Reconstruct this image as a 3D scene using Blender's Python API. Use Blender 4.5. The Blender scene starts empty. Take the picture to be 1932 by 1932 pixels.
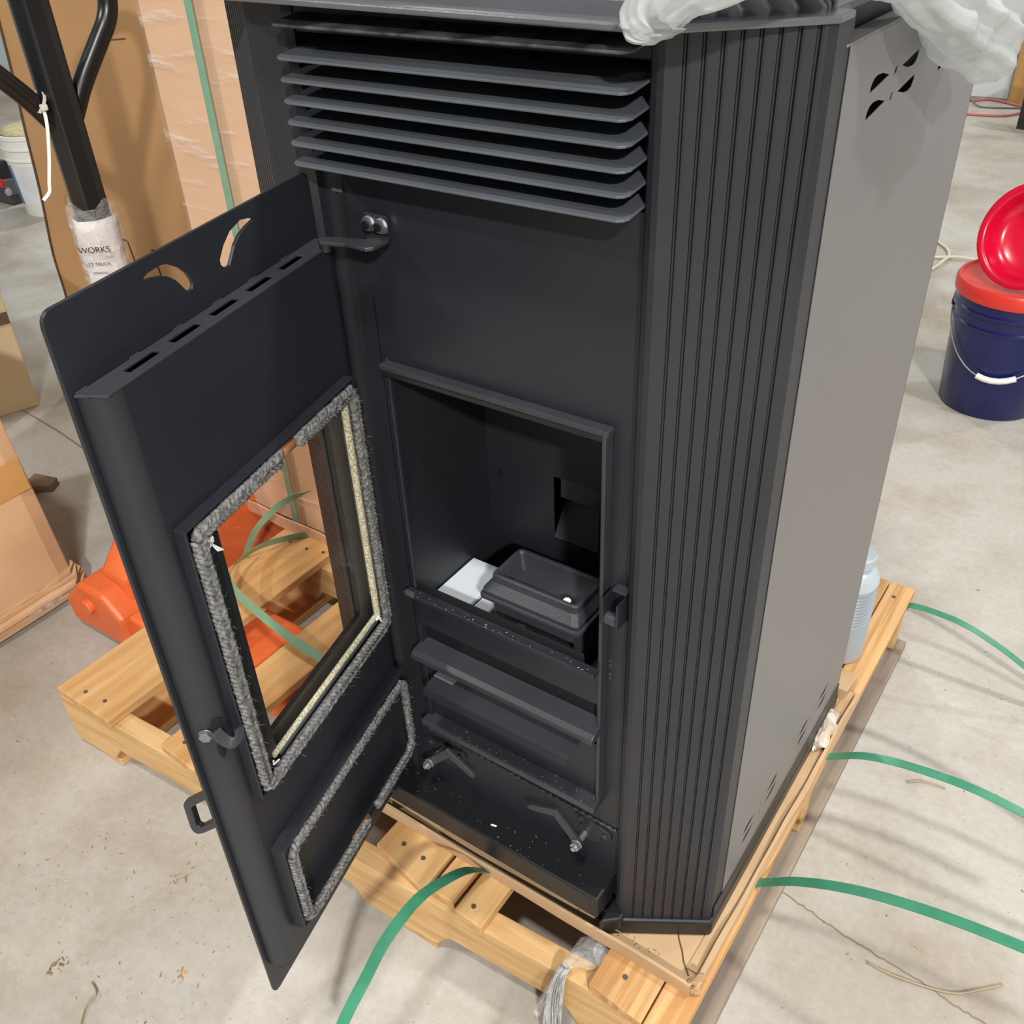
import bpy, bmesh, math, random
from mathutils import Vector, Matrix, noise
random.seed(7)
sc = bpy.context.scene
COL = sc.collection

# ------------------------------------------------------------------ camera, world, light
def rot_cam(p, y, r):
    p, y, r = map(math.radians, (p, y, r))
    fw = Vector((math.sin(y)*math.cos(p), math.cos(y)*math.cos(p), math.sin(p)))
    rt = Vector((math.cos(y), -math.sin(y), 0)); up = rt.cross(fw)
    rt, up = math.cos(r)*rt + math.sin(r)*up, -math.sin(r)*rt + math.cos(r)*up
    return Matrix((rt, up, -fw)).transposed().to_4x4()
cd = bpy.data.cameras.new('camera'); cam = bpy.data.objects.new('camera', cd); COL.objects.link(cam)
cam.matrix_world = Matrix.Translation((0.33068, -0.66240, 1.38341)) @ rot_cam(-35.3003, -36.1662, -2.7031)
cd.sensor_width = 36; cd.lens = 36*1794.2/1932; cd.clip_start = .02; cd.clip_end = 100
sc.camera = cam
sc.view_settings.view_transform = 'Standard'; sc.view_settings.look = 'None'
sc.view_settings.gamma = 1; sc.view_settings.use_curve_mapping = False
sc.view_settings.exposure = -0.12
w = bpy.data.worlds.new('room_fill'); sc.world = w; w.use_nodes = True
w.node_tree.nodes['Background'].inputs[0].default_value = (.92, .95, 1, 1)
w.node_tree.nodes['Background'].inputs[1].default_value = .18
def lamp(x, y, z, power, col=(1, .985, .955), sx=.36, sy=.26):
    l = bpy.data.lights.new('strip_light', 'AREA'); l.shape = 'RECTANGLE'; l.size = sx; l.size_y = sy
    l.energy = power; l.color = col
    o = bpy.data.objects.new('strip_light', l); COL.objects.link(o); o.location = (x, y, z)
for lx, ly, pw in ((3.5, -4.0, 760), (.25, -1.3, 100), (-3.6, -2.8, 150), (2.2, 1.1, 120), (-3.6, 4.4, 130), (2.6, 4.6, 110)):
    lamp(lx, ly, 4.3, pw)

# ------------------------------------------------------------------ materials
def M(name, col, rough=.5, metal=0., col2=None, scale=8., stretch=(1, 1, 1), bump=0., bscale=300., spec=.5,
      rand=0., detail=4., lo=.35, hi=.65, dist=.002, alpha=None, sub=0., trans=0.):
    m = bpy.data.materials.new(name); m.use_nodes = True
    nt = m.node_tree; N = nt.nodes; L = nt.links; b = N['Principled BSDF']
    b.inputs['Roughness'].default_value = rough; b.inputs['Metallic'].default_value = metal
    b.inputs['Specular IOR Level'].default_value = spec
    b.inputs['Transmission Weight'].default_value = trans
    c1 = (*col, 1); c2 = (*(col2 or tuple(x*.8 for x in col)), 1)
    tc = N.new('ShaderNodeTexCoord'); mp = N.new('ShaderNodeMapping'); oi = N.new('ShaderNodeObjectInfo')
    va = N.new('ShaderNodeVectorMath'); va.operation = 'ADD'
    vs = N.new('ShaderNodeVectorMath'); vs.operation = 'SCALE'; vs.inputs[0].default_value = (13, 17, 19)
    L.new(oi.outputs['Random'], vs.inputs['Scale'])
    mp.inputs['Scale'].default_value = stretch
    L.new(tc.outputs['Object'], mp.inputs['Vector']); L.new(mp.outputs[0], va.inputs[0]); L.new(vs.outputs[0], va.inputs[1])
    no = N.new('ShaderNodeTexNoise'); no.inputs['Scale'].default_value = scale; no.inputs['Detail'].default_value = detail
    L.new(va.outputs[0], no.inputs['Vector'])
    rp = N.new('ShaderNodeValToRGB'); rp.color_ramp.elements[0].position = lo; rp.color_ramp.elements[1].position = hi
    rp.color_ramp.elements[0].color = c2; rp.color_ramp.elements[1].color = c1
    L.new(no.outputs['Fac'], rp.inputs['Fac'])
    out = rp.outputs[0]
    if rand:
        hs = N.new('ShaderNodeHueSaturation'); mr = N.new('ShaderNodeMapRange')
        mr.inputs['To Min'].default_value = 1-rand; mr.inputs['To Max'].default_value = 1+rand*.6
        L.new(oi.outputs['Random'], mr.inputs['Value']); L.new(mr.outputs[0], hs.inputs['Value'])
        L.new(out, hs.inputs['Color']); out = hs.outputs[0]
    L.new(out, b.inputs['Base Color'])
    if bump:
        n2 = N.new('ShaderNodeTexNoise'); n2.inputs['Scale'].default_value = bscale; n2.inputs['Detail'].default_value = 3
        L.new(va.outputs[0], n2.inputs['Vector'])
        bp = N.new('ShaderNodeBump'); bp.inputs['Strength'].default_value = bump; bp.inputs['Distance'].default_value = dist
        L.new(n2.outputs['Fac'], bp.inputs['Height']); L.new(bp.outputs[0], b.inputs['Normal'])
    if alpha is not None:
        tr = N.new('ShaderNodeBsdfTransparent'); mx = N.new('ShaderNodeMixShader'); mx.inputs[0].default_value = alpha
        L.new(tr.outputs[0], mx.inputs[1]); L.new(b.outputs[0], mx.inputs[2])
        L.new(mx.outputs[0], N['Material Output'].inputs['Surface'])
        if sub:
            tl = N.new('ShaderNodeBsdfTranslucent'); tl.inputs[0].default_value = c1
            m2 = N.new('ShaderNodeMixShader'); m2.inputs[0].default_value = sub
            L.new(b.outputs[0], m2.inputs[1]); L.new(tl.outputs[0], m2.inputs[2]); L.new(m2.outputs[0], mx.inputs[2])
    return m
BLK = M('black_powder_coat', (.0165, .0185, .0245), .43, col2=(.0135, .0150, .0200), scale=6, bump=.25, bscale=900, dist=.0006)
BLK2 = M('black_satin', (.014, .0145, .0165), .36, col2=(.011, .0115, .013), scale=5, bump=.15, bscale=900, dist=.0005, spec=.4)
BLKD = M('black_interior', (.017, .0185, .023), .46, col2=(.012, .013, .016), scale=5, bump=.2, bscale=500, dist=.0006)
SLAT = M('slat_black_lit', (.088, .096, .108), .45, bump=.2, bscale=900, dist=.0005)  # black coat brightened: light on the up-facing slats put into the base colour
TOPM = M('top_satin_lit', (.10, .104, .112), .27, col2=(.085, .089, .096), scale=14, bump=.2, bscale=500, dist=.0006, spec=1.)  # black plate lifted to grey; base colour carries its bright reflection
SLAT2 = M('edge_black_lit', (.036, .039, .045), .42, col2=(.028, .030, .035), bump=.2, bscale=900, dist=.0005)  # lighter copy of the black coat, light on ledges and frame tops painted in
SCUF = M('worn_black', (.10, .10, .10), .5, col2=(.012, .012, .014), scale=28, lo=.42, hi=.7)
IRON = M('cast_iron', (.045, .049, .058), .45, col2=(.034, .036, .042), scale=14, bump=.5, bscale=260, dist=.001)
STEEL = M('satin_steel', (.30, .285, .29), .46, .75, col2=(.285, .27, .275), scale=1.5, stretch=(1, 1, .3))
ZINC = M('zinc', (.50, .51, .52), .42, .9)
BARE = M('bare_metal', (.55, .56, .58), .4, .8)
COPPER = M('copper_silicone', (.36, .15, .06), .4, col2=(.25, .10, .04), scale=60)
ROPE = M('graphite_rope', (.25, .245, .24), .75, col2=(.05, .048, .046), scale=230, bump=.5, bscale=900, lo=.3, hi=.7)
GROPE = M('glass_fibre_rope', (.62, .58, .42), .6, col2=(.30, .27, .17), scale=420, bump=.9, bscale=420, lo=.4, hi=.6)
FLUFF = M('white_fibre', (.85, .85, .82), .7)
CERAM = M('grey_white_board', (.72, .76, .80), .55, col2=(.68, .72, .76), scale=9)
CERAM2 = M('grey_board', (.50, .52, .55), .55)
WOODY = M('pallet_wood_y', (.66, .41, .18), .6, col2=(.50, .27, .10), scale=5, stretch=(9, .7, 9), rand=.12, detail=8, bump=.3, bscale=30, dist=.002, spec=.3)
WOODX = M('pallet_wood_x', (.66, .43, .20), .6, col2=(.52, .30, .12), scale=5, stretch=(.7, 9, 9), rand=.1, detail=8, bump=.3, bscale=30, dist=.002, spec=.3)
WOODR = M('pine_grain', (.66, .40, .18), .6, col2=(.48, .25, .09), scale=6, stretch=(16, .5, 16), rand=.08, detail=6, lo=.4, hi=.6, bump=.3, bscale=30, spec=.3)
WOODG = M('weathered_wood', (.36, .28, .21), .7, col2=(.20, .165, .14), scale=5, stretch=(9, .7, 9), detail=8, rand=.1, spec=.2)
CARD = M('cardboard_dark', (.46, .265, .125), .75, col2=(.41, .235, .105), scale=3, spec=.2)
CARDL = M('cardboard_light', (.66, .43, .275), .75, col2=(.60, .385, .24), scale=4, stretch=(1, 1, 2.2), spec=.2)
CARDT = M('cardboard_tray', (.56, .38, .22), .75, col2=(.47, .31, .175), scale=9, spec=.2)
CARDE = M('cardboard_edge', (.10, .06, .03), .9)
CARDF = M('cardboard_front', (.66, .43, .25), .7, col2=(.57, .35, .185), scale=5, bump=.25, bscale=9, dist=.01, spec=.25)
TAPE = M('paper_tape', (.53, .29, .10), .35, col2=(.48, .26, .09), scale=9)
INK = M('dark_print', (.05, .025, .01), .8)
INKB = M('black_print', (.02, .02, .02), .6)
STRAP = M('green_strap', (.055, .25, .145), .32, col2=(.045, .21, .12), scale=40, bump=.4, bscale=700, dist=.0006)
STRAPL = M('green_strap_pale', (.20, .36, .245), .35, col2=(.175, .32, .215), scale=40, bump=.4, bscale=700, dist=.0006)
ORANGE = M('orange_paint', (.80, .165, .045), .42, col2=(.68, .13, .033), scale=12)
JACKB = M('jack_black', (.012, .012, .013), .3, bump=.1, bscale=40)
WHITEP = M('white_plastic', (.80, .80, .76), .35, col2=(.76, .76, .71), scale=4)
BLUEP = M('blue_plastic', (.007, .011, .095), .22, col2=(.006, .009, .078), scale=3)
REDL = M('red_orange_plastic', (.74, .045, .03), .35, col2=(.70, .04, .03), scale=4)
REDS = M('red_gloss_plastic', (.66, .003, .035), .22, col2=(.58, .003, .03), scale=3)
BLUEL = M('blue_label', (.05, .19, .42), .45)
SILV = M('silver_plastic', (.40, .45, .49), .32, .25, col2=(.37, .42, .46), scale=3)
SILVL = M('pale_silver_plastic', (.56, .63, .68), .35, .1)
WALLM = M('wall_white', (.70, .76, .76), .5, col2=(.68, .74, .74), scale=.8)
WALLG = M('wall_grey', (.42, .46, .46), .6, col2=(.38, .42, .42), scale=.8)
STUDM = M('stud_wood', (.50, .28, .09), .6, col2=(.42, .22, .06), scale=4, stretch=(8, 8, .6), detail=6)
CREAM = M('cream_cord', (.62, .60, .46), .5)
REDC = M('red_cord', (.62, .16, .17), .5)
GREYC = M('grey_wire', (.18, .17, .15), .5)
DARKP = M('dark_tool', (.02, .02, .02), .4)
CHIP = M('wood_chips', (.50, .36, .20), .8, col2=(.16, .10, .05), scale=30, rand=.35)
DUST = M('pale_dust', (.55, .55, .52), .9)
CRACKM = M('floor_crack', (.24, .19, .14), .9)
STRAW = M('straw', (.42, .32, .19), .8)
BAGM = M('bag_film', (.66, .69, .69), .25, col2=(.56, .58, .57), scale=9, alpha=.68, sub=.30, bump=.55, bscale=26, dist=.012)
PAPERB = M('crumpled_paper', (.62, .55, .47), .8, col2=(.45, .36, .27), scale=25)

def film_mat(name, base, streak, sscale, stretch):
    m = bpy.data.materials.new(name); m.use_nodes = True; nt = m.node_tree; N = nt.nodes; L = nt.links
    b = N['Principled BSDF']; b.inputs['Base Color'].default_value = (.9, .9, .9, 1); b.inputs['Roughness'].default_value = .14
    b.inputs['Specular IOR Level'].default_value = .9
    tc = N.new('ShaderNodeTexCoord'); mp = N.new('ShaderNodeMapping'); mp.inputs['Scale'].default_value = stretch
    mp.inputs['Rotation'].default_value = (0, math.radians(38), 0)
    L.new(tc.outputs['Object'], mp.inputs['Vector'])
    no = N.new('ShaderNodeTexNoise'); no.inputs['Scale'].default_value = sscale; no.inputs['Detail'].default_value = 5
    L.new(mp.outputs[0], no.inputs['Vector'])
    rp = N.new('ShaderNodeMapRange'); rp.inputs['From Min'].default_value = .57; rp.inputs['From Max'].default_value = .78
    rp.inputs['To Min'].default_value = base; rp.inputs['To Max'].default_value = streak
    L.new(no.outputs['Fac'], rp.inputs['Value'])
    bp = N.new('ShaderNodeBump'); bp.inputs['Strength'].default_value = .9; bp.inputs['Distance'].default_value = .03
    L.new(no.outputs['Fac'], bp.inputs['Height']); L.new(bp.outputs[0], b.inputs['Normal'])
    tr = N.new('ShaderNodeBsdfTransparent'); mx = N.new('ShaderNodeMixShader')
    L.new(rp.outputs[0], mx.inputs[0]); L.new(tr.outputs[0], mx.inputs[1]); L.new(b.outputs[0], mx.inputs[2])
    L.new(mx.outputs[0], N['Material Output'].inputs['Surface'])
    return m
FILM = film_mat('stretch_film', .04, .6, 6, (1, 1, 6))
FILMT = film_mat('twisted_film', .30, .9, 60, (1, 1, 1))
FILMC = film_mat('veil_film', .16, .6, 30, (1, 1, 1))
FILMS = film_mat('strand_film', .45, .95, 80, (1, 1, .2))
def glass_mat():
    m = bpy.data.materials.new('door_glass'); m.use_nodes = True; nt = m.node_tree; N = nt.nodes; L = nt.links
    tr = N.new('ShaderNodeBsdfTransparent'); tr.inputs[0].default_value = (.985, .965, .93, 1)
    gl = N.new('ShaderNodeBsdfGlossy'); gl.inputs['Roughness'].default_value = .02
    fr = N.new('ShaderNodeFresnel'); fr.inputs[0].default_value = 1.45
    no = N.new('ShaderNodeTexNoise'); no.inputs['Scale'].default_value = 3
    mu = N.new('ShaderNodeMath'); mu.operation = 'MULTIPLY'; mu.inputs[1].default_value = .06
    L.new(fr.outputs[0], mu.inputs[0])
    mx = N.new('ShaderNodeMixShader'); L.new(mu.outputs[0], mx.inputs[0]); L.new(tr.outputs[0], mx.inputs[1]); L.new(gl.outputs[0], mx.inputs[2])
    L.new(mx.outputs[0], N['Material Output'].inputs['Surface']); return m
GLASS = glass_mat()
def floor_mat():
    m = bpy.data.materials.new('concrete'); m.use_nodes = True; nt = m.node_tree; N = nt.nodes; L = nt.links; b = N['Principled BSDF']
    tc = N.new('ShaderNodeTexCoord')
    def noi(s, d=5, r=.55, dis=0.):
        n = N.new('ShaderNodeTexNoise'); n.inputs['Scale'].default_value = s; n.inputs['Detail'].default_value = d
        n.inputs['Roughness'].default_value = r; n.inputs['Distortion'].default_value = dis
        L.new(tc.outputs['Object'], n.inputs['Vector']); return n.outputs['Fac']
    def ramp(f, a, ca, bb, cb):
        r = N.new('ShaderNodeValToRGB'); r.color_ramp.elements[0].position = a; r.color_ramp.elements[1].position = bb
        r.color_ramp.elements[0].color = ca; r.color_ramp.elements[1].color = cb; L.new(f, r.inputs[0]); return r.outputs[0]
    def mix(mode, a, bb, f=1.):
        x = N.new('ShaderNodeMix'); x.data_type = 'RGBA'; x.blend_type = mode; x.inputs[0].default_value = f
        if hasattr(f, 'node'): L.new(f, x.inputs[0])
        L.new(a, x.inputs[6]); L.new(bb, x.inputs[7]); return x.outputs[2]
    base = ramp(noi(1.15, 7, .60, .5), .36, (.37, .335, .285, 1), .60, (.495, .478, .445, 1))
    dirt = ramp(noi(2.6, 8, .7), .46, (1, 1, 1, 1), .76, (.70, .60, .48, 1))
    c = mix('MULTIPLY', base, dirt)
    fine = ramp(noi(70, 4, .7), .25, (.90, .89, .87, 1), .62, (1.03, 1.03, 1.02, 1))
    c = mix('MULTIPLY', c, fine)
    spk = ramp(noi(34, 6, .8), .69, (1, 1, 1, 1), .76, (.42, .34, .26, 1))
    c = mix('MULTIPLY', c, spk)
    spw = ramp(noi(48, 3, .6), .70, (1, 1, 1, 1), .78, (1.25, 1.25, 1.22, 1))
    c = mix('MULTIPLY', c, spw)
    L.new(c, b.inputs['Base Color']); b.inputs['Roughness'].default_value = .62; b.inputs['Specular IOR Level'].default_value = .3
    bp = N.new('ShaderNodeBump'); bp.inputs['Strength'].default_value = .25; bp.inputs['Distance'].default_value = .003
    L.new(noi(60, 5, .7), bp.inputs['Height']); L.new(bp.outputs[0], b.inputs['Normal'])
    return m
FLOORM = floor_mat()

# ------------------------------------------------------------------ helpers
OFF = {}
def obj(name, bm, mat, parent=None, bev=0., smooth=False, keep=False, seg=2, autos=None):
    bmesh.ops.recalc_face_normals(bm, faces=bm.faces[:])
    xs = [v.co for v in bm.verts]
    lo = Vector((min(v.x for v in xs), min(v.y for v in xs), min(v.z for v in xs)))
    hi = Vector((max(v.x for v in xs), max(v.y for v in xs), max(v.z for v in xs)))
    c = Vector((0, 0, 0)) if keep else Vector(((lo.x+hi.x)/2, (lo.y+hi.y)/2, lo.z))
    for v in bm.verts: v.co -= c
    me = bpy.data.meshes.new(name); bm.to_mesh(me); bm.free()
    if smooth:
        me.shade_smooth()
        if autos: me.set_sharp_from_angle(angle=math.radians(autos))
    o = bpy.data.objects.new(name, me); COL.objects.link(o); me.materials.append(mat)
    base = Vector((0, 0, 0))
    if parent: o.parent = parent; base = OFF[parent.name]
    o.location = c - base; OFF[o.name] = c
    if bev:
        b = o.modifiers.new('bevel', 'BEVEL'); b.width = bev; b.segments = seg; b.limit_method = 'ANGLE'; b.angle_limit = math.radians(40)
    return o
def thing(name, loc, label, cat, group=None):
    o = bpy.data.objects.new(name, None); COL.objects.link(o); o.location = loc; o.empty_display_size = .05
    OFF[o.name] = Vector(loc); o['label'] = label; o['category'] = cat
    if group: o['group'] = group
    return o
def tag(o, label, cat=None, group=None, kind=None):
    o['label'] = label
    if cat: o['category'] = cat
    if group: o['group'] = group
    if kind: o['kind'] = kind
    return o
NB = bmesh.new
def box(bm, x0, x1, y0, y1, z0, z1):
    vs = [bm.verts.new((x, y, z)) for z in (z0, z1) for y in (y0, y1) for x in (x0, x1)]
    for f in ((0, 2, 3, 1), (4, 5, 7, 6), (0, 1, 5, 4), (2, 6, 7, 3), (0, 4, 6, 2), (1, 3, 7, 5)): bm.faces.new([vs[i] for i in f])
    return vs
def B(x0, x1, y0, y1, z0, z1):
    bm = NB(); box(bm, x0, x1, y0, y1, z0, z1); return bm
def prism(bm, pts, axis, lo, hi, holes=()):
    f3 = {'x': lambda p, q, t: (t, p, q), 'y': lambda p, q, t: (p, t, q), 'z': lambda p, q, t: (p, q, t)}[axis]
    t = NB(); es = []
    for loop in (pts, *holes):
        vs = [t.verts.new(f3(p, q, lo)) for p, q in loop]
        es += [t.edges.new((vs[i], vs[(i+1) % len(vs)])) for i in range(len(vs))]
    if holes: bmesh.ops.triangle_fill(t, use_beauty=True, use_dissolve=False, edges=es, normal=f3(0, 0, 1))
    else: t.faces.new(t.verts[:])
    r = bmesh.ops.extrude_face_region(t, geom=t.faces[:])
    d = Vector(f3(0, 0, hi-lo))
    for e in r['geom']:
        if isinstance(e, bmesh.types.BMVert): e.co += d
    merge(bm, t)
    return bm
def merge(bm, t):
    bmesh.ops.recalc_face_normals(t, faces=t.faces[:])
    mp = {v: bm.verts.new(v.co) for v in t.verts}
    for f in t.faces:
        try: bm.faces.new([mp[v] for v in f.verts])
        except ValueError: pass
    t.free()
def sweep(bm, pts, prof, closed=False, upv=(0, 0, 1)):
    """prof: list (a, b) section points, swept along pts; a along side, b along up"""
    pts = [Vector(p) for p in pts]; n = len(pts); rings = []; upv = Vector(upv)
    for i, p in enumerate(pts):
        t = (pts[(i+1) % n]-pts[i-1]) if closed else (pts[min(i+1, n-1)]-pts[max(i-1, 0)])
        t.normalize(); s = t.cross(upv)
        if s.length < 1e-4: s = t.cross(Vector((1, 0, 0)))
        s.normalize(); u = s.cross(t)
        pr = prof(i/(n-1 if n > 1 else 1)) if callable(prof) else prof
        rings.append([bm.verts.new(p+s*a+u*b) for a, b in pr])
    k = len(rings[0])
    for i in range(n if closed else n-1):
        A, C = rings[i], rings[(i+1) % n]
        for j in range(k): bm.faces.new((A[j], A[(j+1) % k], C[(j+1) % k], C[j]))
    if not closed:
        bm.faces.new(rings[0]); bm.faces.new(rings[-1])
    return bm
def circ(r, n=10, ry=None): return [(r*math.cos(2*math.pi*i/n), (ry or r)*math.sin(2*math.pi*i/n)) for i in range(n)]
def tube(bm, pts, r, n=10, closed=False): return sweep(bm, pts, circ(r, n), closed)
def spline(pts, k=8):
    P = [Vector(p) for p in pts]; P = [2*P[0]-P[1]]+P+[2*P[-1]-P[-2]]; out = []
    for i in range(1, len(P)-2):
        for j in range(k):
            t = j/k; a, b, c, d = P[i-1:i+3]
            out.append(.5*((2*b)+(c-a)*t+(2*a-5*b+4*c-d)*t*t+(3*b-a-3*c+d)*t**3))
    return out+[P[-2]]
def lathe(bm, prof, c, n=40, cap=True):
    c = Vector(c); rings = []
    for r, z in prof: rings.append([bm.verts.new(c+Vector((r*math.cos(2*math.pi*i/n), r*math.sin(2*math.pi*i/n), z))) for i in range(n)])
    for A, C in zip(rings, rings[1:]):
        for j in range(n): bm.faces.new((A[j], A[(j+1) % n], C[(j+1) % n], C[j]))
    if cap: bm.faces.new(rings[0]); bm.faces.new(rings[-1])
    return bm
def cyl(bm, p0, p1, r, n=16):
    return tube(bm, [p0, p1], r, n)
def hexbolt(bm, c, axis, r, h, stud=.5):
    c = Vector(c); a = Vector(axis).normalized()
    tube(bm, [c, c+a*h*.15], r*1.12, 16); tube(bm, [c+a*h*.15, c+a*h], r, 6); tube(bm, [c+a*h, c+a*h*(1+stud)], r*.5, 10)
    return bm
def rrect(x0, x1, y0, y1, r, k=4):
    out = []
    for cx, cy, a in ((x1-r, y1-r, 0), (x0+r, y1-r, 90), (x0+r, y0+r, 180), (x1-r, y0+r, 270)):
        for i in range(k+1):
            t = math.radians(a+90*i/k); out.append((cx+r*math.cos(t), cy+r*math.sin(t)))
    return out
def wobble(bm, amp, s, seed=0.):
    for v in bm.verts:
        v.co += noise.noise_vector(v.co*s+Vector((seed, seed*2, seed*3)))*amp
def crumple(c, size, amp, s, seed, sub=3):
    bm = NB(); bmesh.ops.create_icosphere(bm, subdivisions=sub, radius=1)
    for v in bm.verts: v.co = Vector((v.co.x*size[0], v.co.y*size[1], v.co.z*size[2]))
    for v in bm.verts:
        d = noise.noise_vector(v.co*s+Vector((seed, 0, 0)))*amp + noise.noise_vector(v.co*s*2.7+Vector((0, seed, 0)))*amp*.5
        v.co += d
    for v in bm.verts: v.co += Vector(c)
    return bm
def ribbon(bm, pts, wv, width, th=.0009):
    pts = [Vector(p) for p in pts]; n = len(pts); rows = []; wv0 = Vector(wv).normalized()
    for i, p in enumerate(pts):
        t = (pts[min(i+1, n-1)]-pts[max(i-1, 0)]).normalized(); s = (wv0-t*wv0.dot(t)).normalized(); u = s.cross(t)
        rows.append([bm.verts.new(p+s*a*width/2+u*b*th/2) for a, b in ((-1, -1), (1, -1), (1, 1), (-1, 1))])
    for A, C in zip(rows, rows[1:]):
        for j in range(4): bm.faces.new((A[j], A[(j+1) % 4], C[(j+1) % 4], C[j]))
    bm.faces.new(rows[0]); bm.faces.new(rows[-1]); return bm

# ------------------------------------------------------------------ setting
bm = NB()
g = bmesh.ops.create_grid(bm, x_segments=8, y_segments=8, size=9)
for v in bm.verts: v.co += Vector((-1, 1, 0))
fl = obj('floor', bm, FLOORM, keep=True); fl['kind'] = 'structure'; fl['label'] = 'dusty grey-beige concrete floor'
wb = obj('wall_back', B(-9, 6, 5.93, 6.05, 0, 4.5), WALLM); wb['kind'] = 'structure'
for i, (a, b_) in enumerate(((-1.05, -.93), (-.93, -.705), (-.70, -.60))):
    p = obj('panel', B(a+.004, b_-.004, 5.915, 5.93, 0.01, 2.4), WALLM, wb, bev=.003)
wl = obj('wall_left', B(-7.6, -7.5, -6, 5.93, 0, 4.5), WALLG); wl['kind'] = 'structure'
bm = NB()
ck = spline([(.1324, .2823, 0), (.19, .271, 0), (.2416, .2626, 0), (.2916, .257, 0), (.35, .252, 0), (.4103, .2434, 0), (.47, .236, 0), (.6, .22, 0)], 8)
ribbon(bm, [p+Vector((random.uniform(-.002, .002), random.uniform(-.002, .002), .0006)) for p in ck], (0, 1, 0), .0022, .0006)
o = obj('crack', bm, CRACKM, fl)
bm = NB()
ribbon(bm, [(-2.7, .60, .0006), (-2.4168, .5708, .0006), (-2.2, .55, .0006), (-2.0607, .5299, .0006), (-1.7, .49, .0006)], (0, 1, 0), .005, .0006)
obj('crack', bm, CRACKM, fl)
# dirt, chips
bm = NB(); rr = random.Random(3)
def chip(bm, x, y, s, z=0.):
    a = rr.uniform(0, 6.28); l = s*rr.uniform(.6, 1.6); w_ = s*rr.uniform(.2, .6); h = s*rr.uniform(.15, .4)
    c, sn = math.cos(a), math.sin(a)
    vs = [bm.verts.new((x+c*px*l-sn*py*w_, y+sn*px*l+c*py*w_, z+pz)) for px, py, pz in ((-.5, -.4, 0), (.5, -.5, 0), (.4, .5, 0), (-.5, .4, 0), (-.2, 0, h), (.3, .1, h*.8))]
    for f in ((0, 1, 5, 4), (1, 2, 5), (2, 3, 4, 5), (3, 0, 4)): bm.faces.new([vs[i] for i in f])
for i in range(900):
    t = rr.random()
    if t < .5: x, y = rr.gauss(-.75, .28), rr.gauss(-.35, .13)
    elif t < .8: x, y = rr.uniform(.1, .8), rr.uniform(.1, 1.3)
    else: x, y = rr.uniform(-2.4, .5), rr.uniform(-.5, 1.6)
    if -1.1 < x < .14 and y > -.16: continue
    chip(bm, x, y, rr.choice((.002, .003, .003, .004, .006)))
for cx, cy in ((-.70, -.24), (-.56, -.345), (-.735, -.44)):
    for i in range(14): chip(bm, rr.gauss(cx, .008), rr.gauss(cy, .008), rr.uniform(.004, .009))
o = obj('floor_debris', bm, CHIP); tag(o, 'scattered wood chips and grit on the concrete floor', 'debris', kind='stuff')
for i, (pts, lab) in enumerate((
    ([(-.6642, -.4277, .003), (-.642, -.4362, .006), (-.640, -.455, .004), (-.6258, -.4739, .003), (-.60, -.50, .003)], 'pale bent straw stalk lying on the floor at the lower left'),
    ([(.2862, .2368, .003), (.3286, .2377, .004), (.3984, .2557, .003), (.4351, .2845, .004), (.46, .31, .003)], 'thin curved brown straw on the floor below the nearest right strap'),
    ([(.24, .60, .003), (.265, .615, .005), (.30, .622, .003)], 'short dark twig on the floor beside the middle right strap'))):
    bm = NB(); tube(bm, spline(pts, 6), .0014, 6); tag(obj('straw', bm, STRAW, smooth=True), lab, 'straw', 'straw bits on the floor')

# ------------------------------------------------------------------ pallet
SL = .059
pal = thing('pallet', (-.48, .4, 0), 'pale softwood shipping pallet under the black stove', 'pallet')
def shear(bm):
    for v in bm.verts: v.co.y += SL*v.co.x
    return bm
def board(x0, x1, y0, y1, z0, z1, mat, name='deck_board', sk=None, seed=0):
    bm = NB(); n = 6
    sk = sk if sk is not None else 0
    prism(bm, [(x0, y0), (x1, y0+sk), (x1, y1), (x0, y1)], 'z', z0, z1)
    return obj(name, bm, mat, pal, bev=.0022)
T0, T1 = .130, .148
DECK = [(-1.096, -.943, -.147, .945, WOODY, -.001), (-.822, -.730, -.131, .945, WOODY, -.006), (-.60, -.49, -.118, .945, WOODY, 0),
        (-.381, -.273, -.078, .945, WOODY, -.022), (-.2655, -.2255, -.092, .945, WOODY, 0), (-.2165, -.1675, -.0985, .945, WOODY, -.003),
        (-.0030, .0795, -.086, .945, WOODR, -.008), (.0815, .1290, -.096, .945, WOODR, .0)]
for x0, x1, y0, y1, mt, sk in DECK: board(x0, x1, y0, y1, T0, T1, mt, sk=sk)
for k, yo in enumerate((-.0845, .385, .90)):
    bm = NB()
    zt = T0-.0005
    poly = [(-1.094, .019), (-.985, .019), (-.96, .055), (-.42, .055), (-.395, .019), (-.26, .019), (-.235, .055), (-.04, .055), (-.018, .019), (.122, .019), (.122, zt), (-1.094, zt)]
    prism(bm, poly, 'y', yo if k != 2 else yo-.0, yo+.036); (shear(bm) if k == 0 else None)
    obj('stringer', bm, WOODX, pal, bev=.002)
for x0, x1, mt, y0 in ((-1.09, -.975, WOODY, -.14), (-.372, -.262, WOODY, -.098), (.035, .139, WOODG, -.085)):
    board(x0, x1, y0, .94, 0.001, .018, mt, 'bottom_board')
bm = NB()
for x, y in ((-1.04, -.125), (-.99, -.12), (-.79, -.105), (-.75, -.1), (-.345, -.055), (-.305, -.058), (-.195, -.08), (.034, -.052), (.1, .90), (-1.0, .40), (-.96, .41), (-1.05, .40), (-.77, .40)):
    cyl(bm, (x, y, T1-.001), (x, y, T1+.0012), .0038, 8)
o = obj('nail_heads', bm, M('nail', (.18, .17, .16), .45, .7), pal); o['label'] = 'grey nail heads on the deck boards'; o['kind'] = 'stuff'

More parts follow.
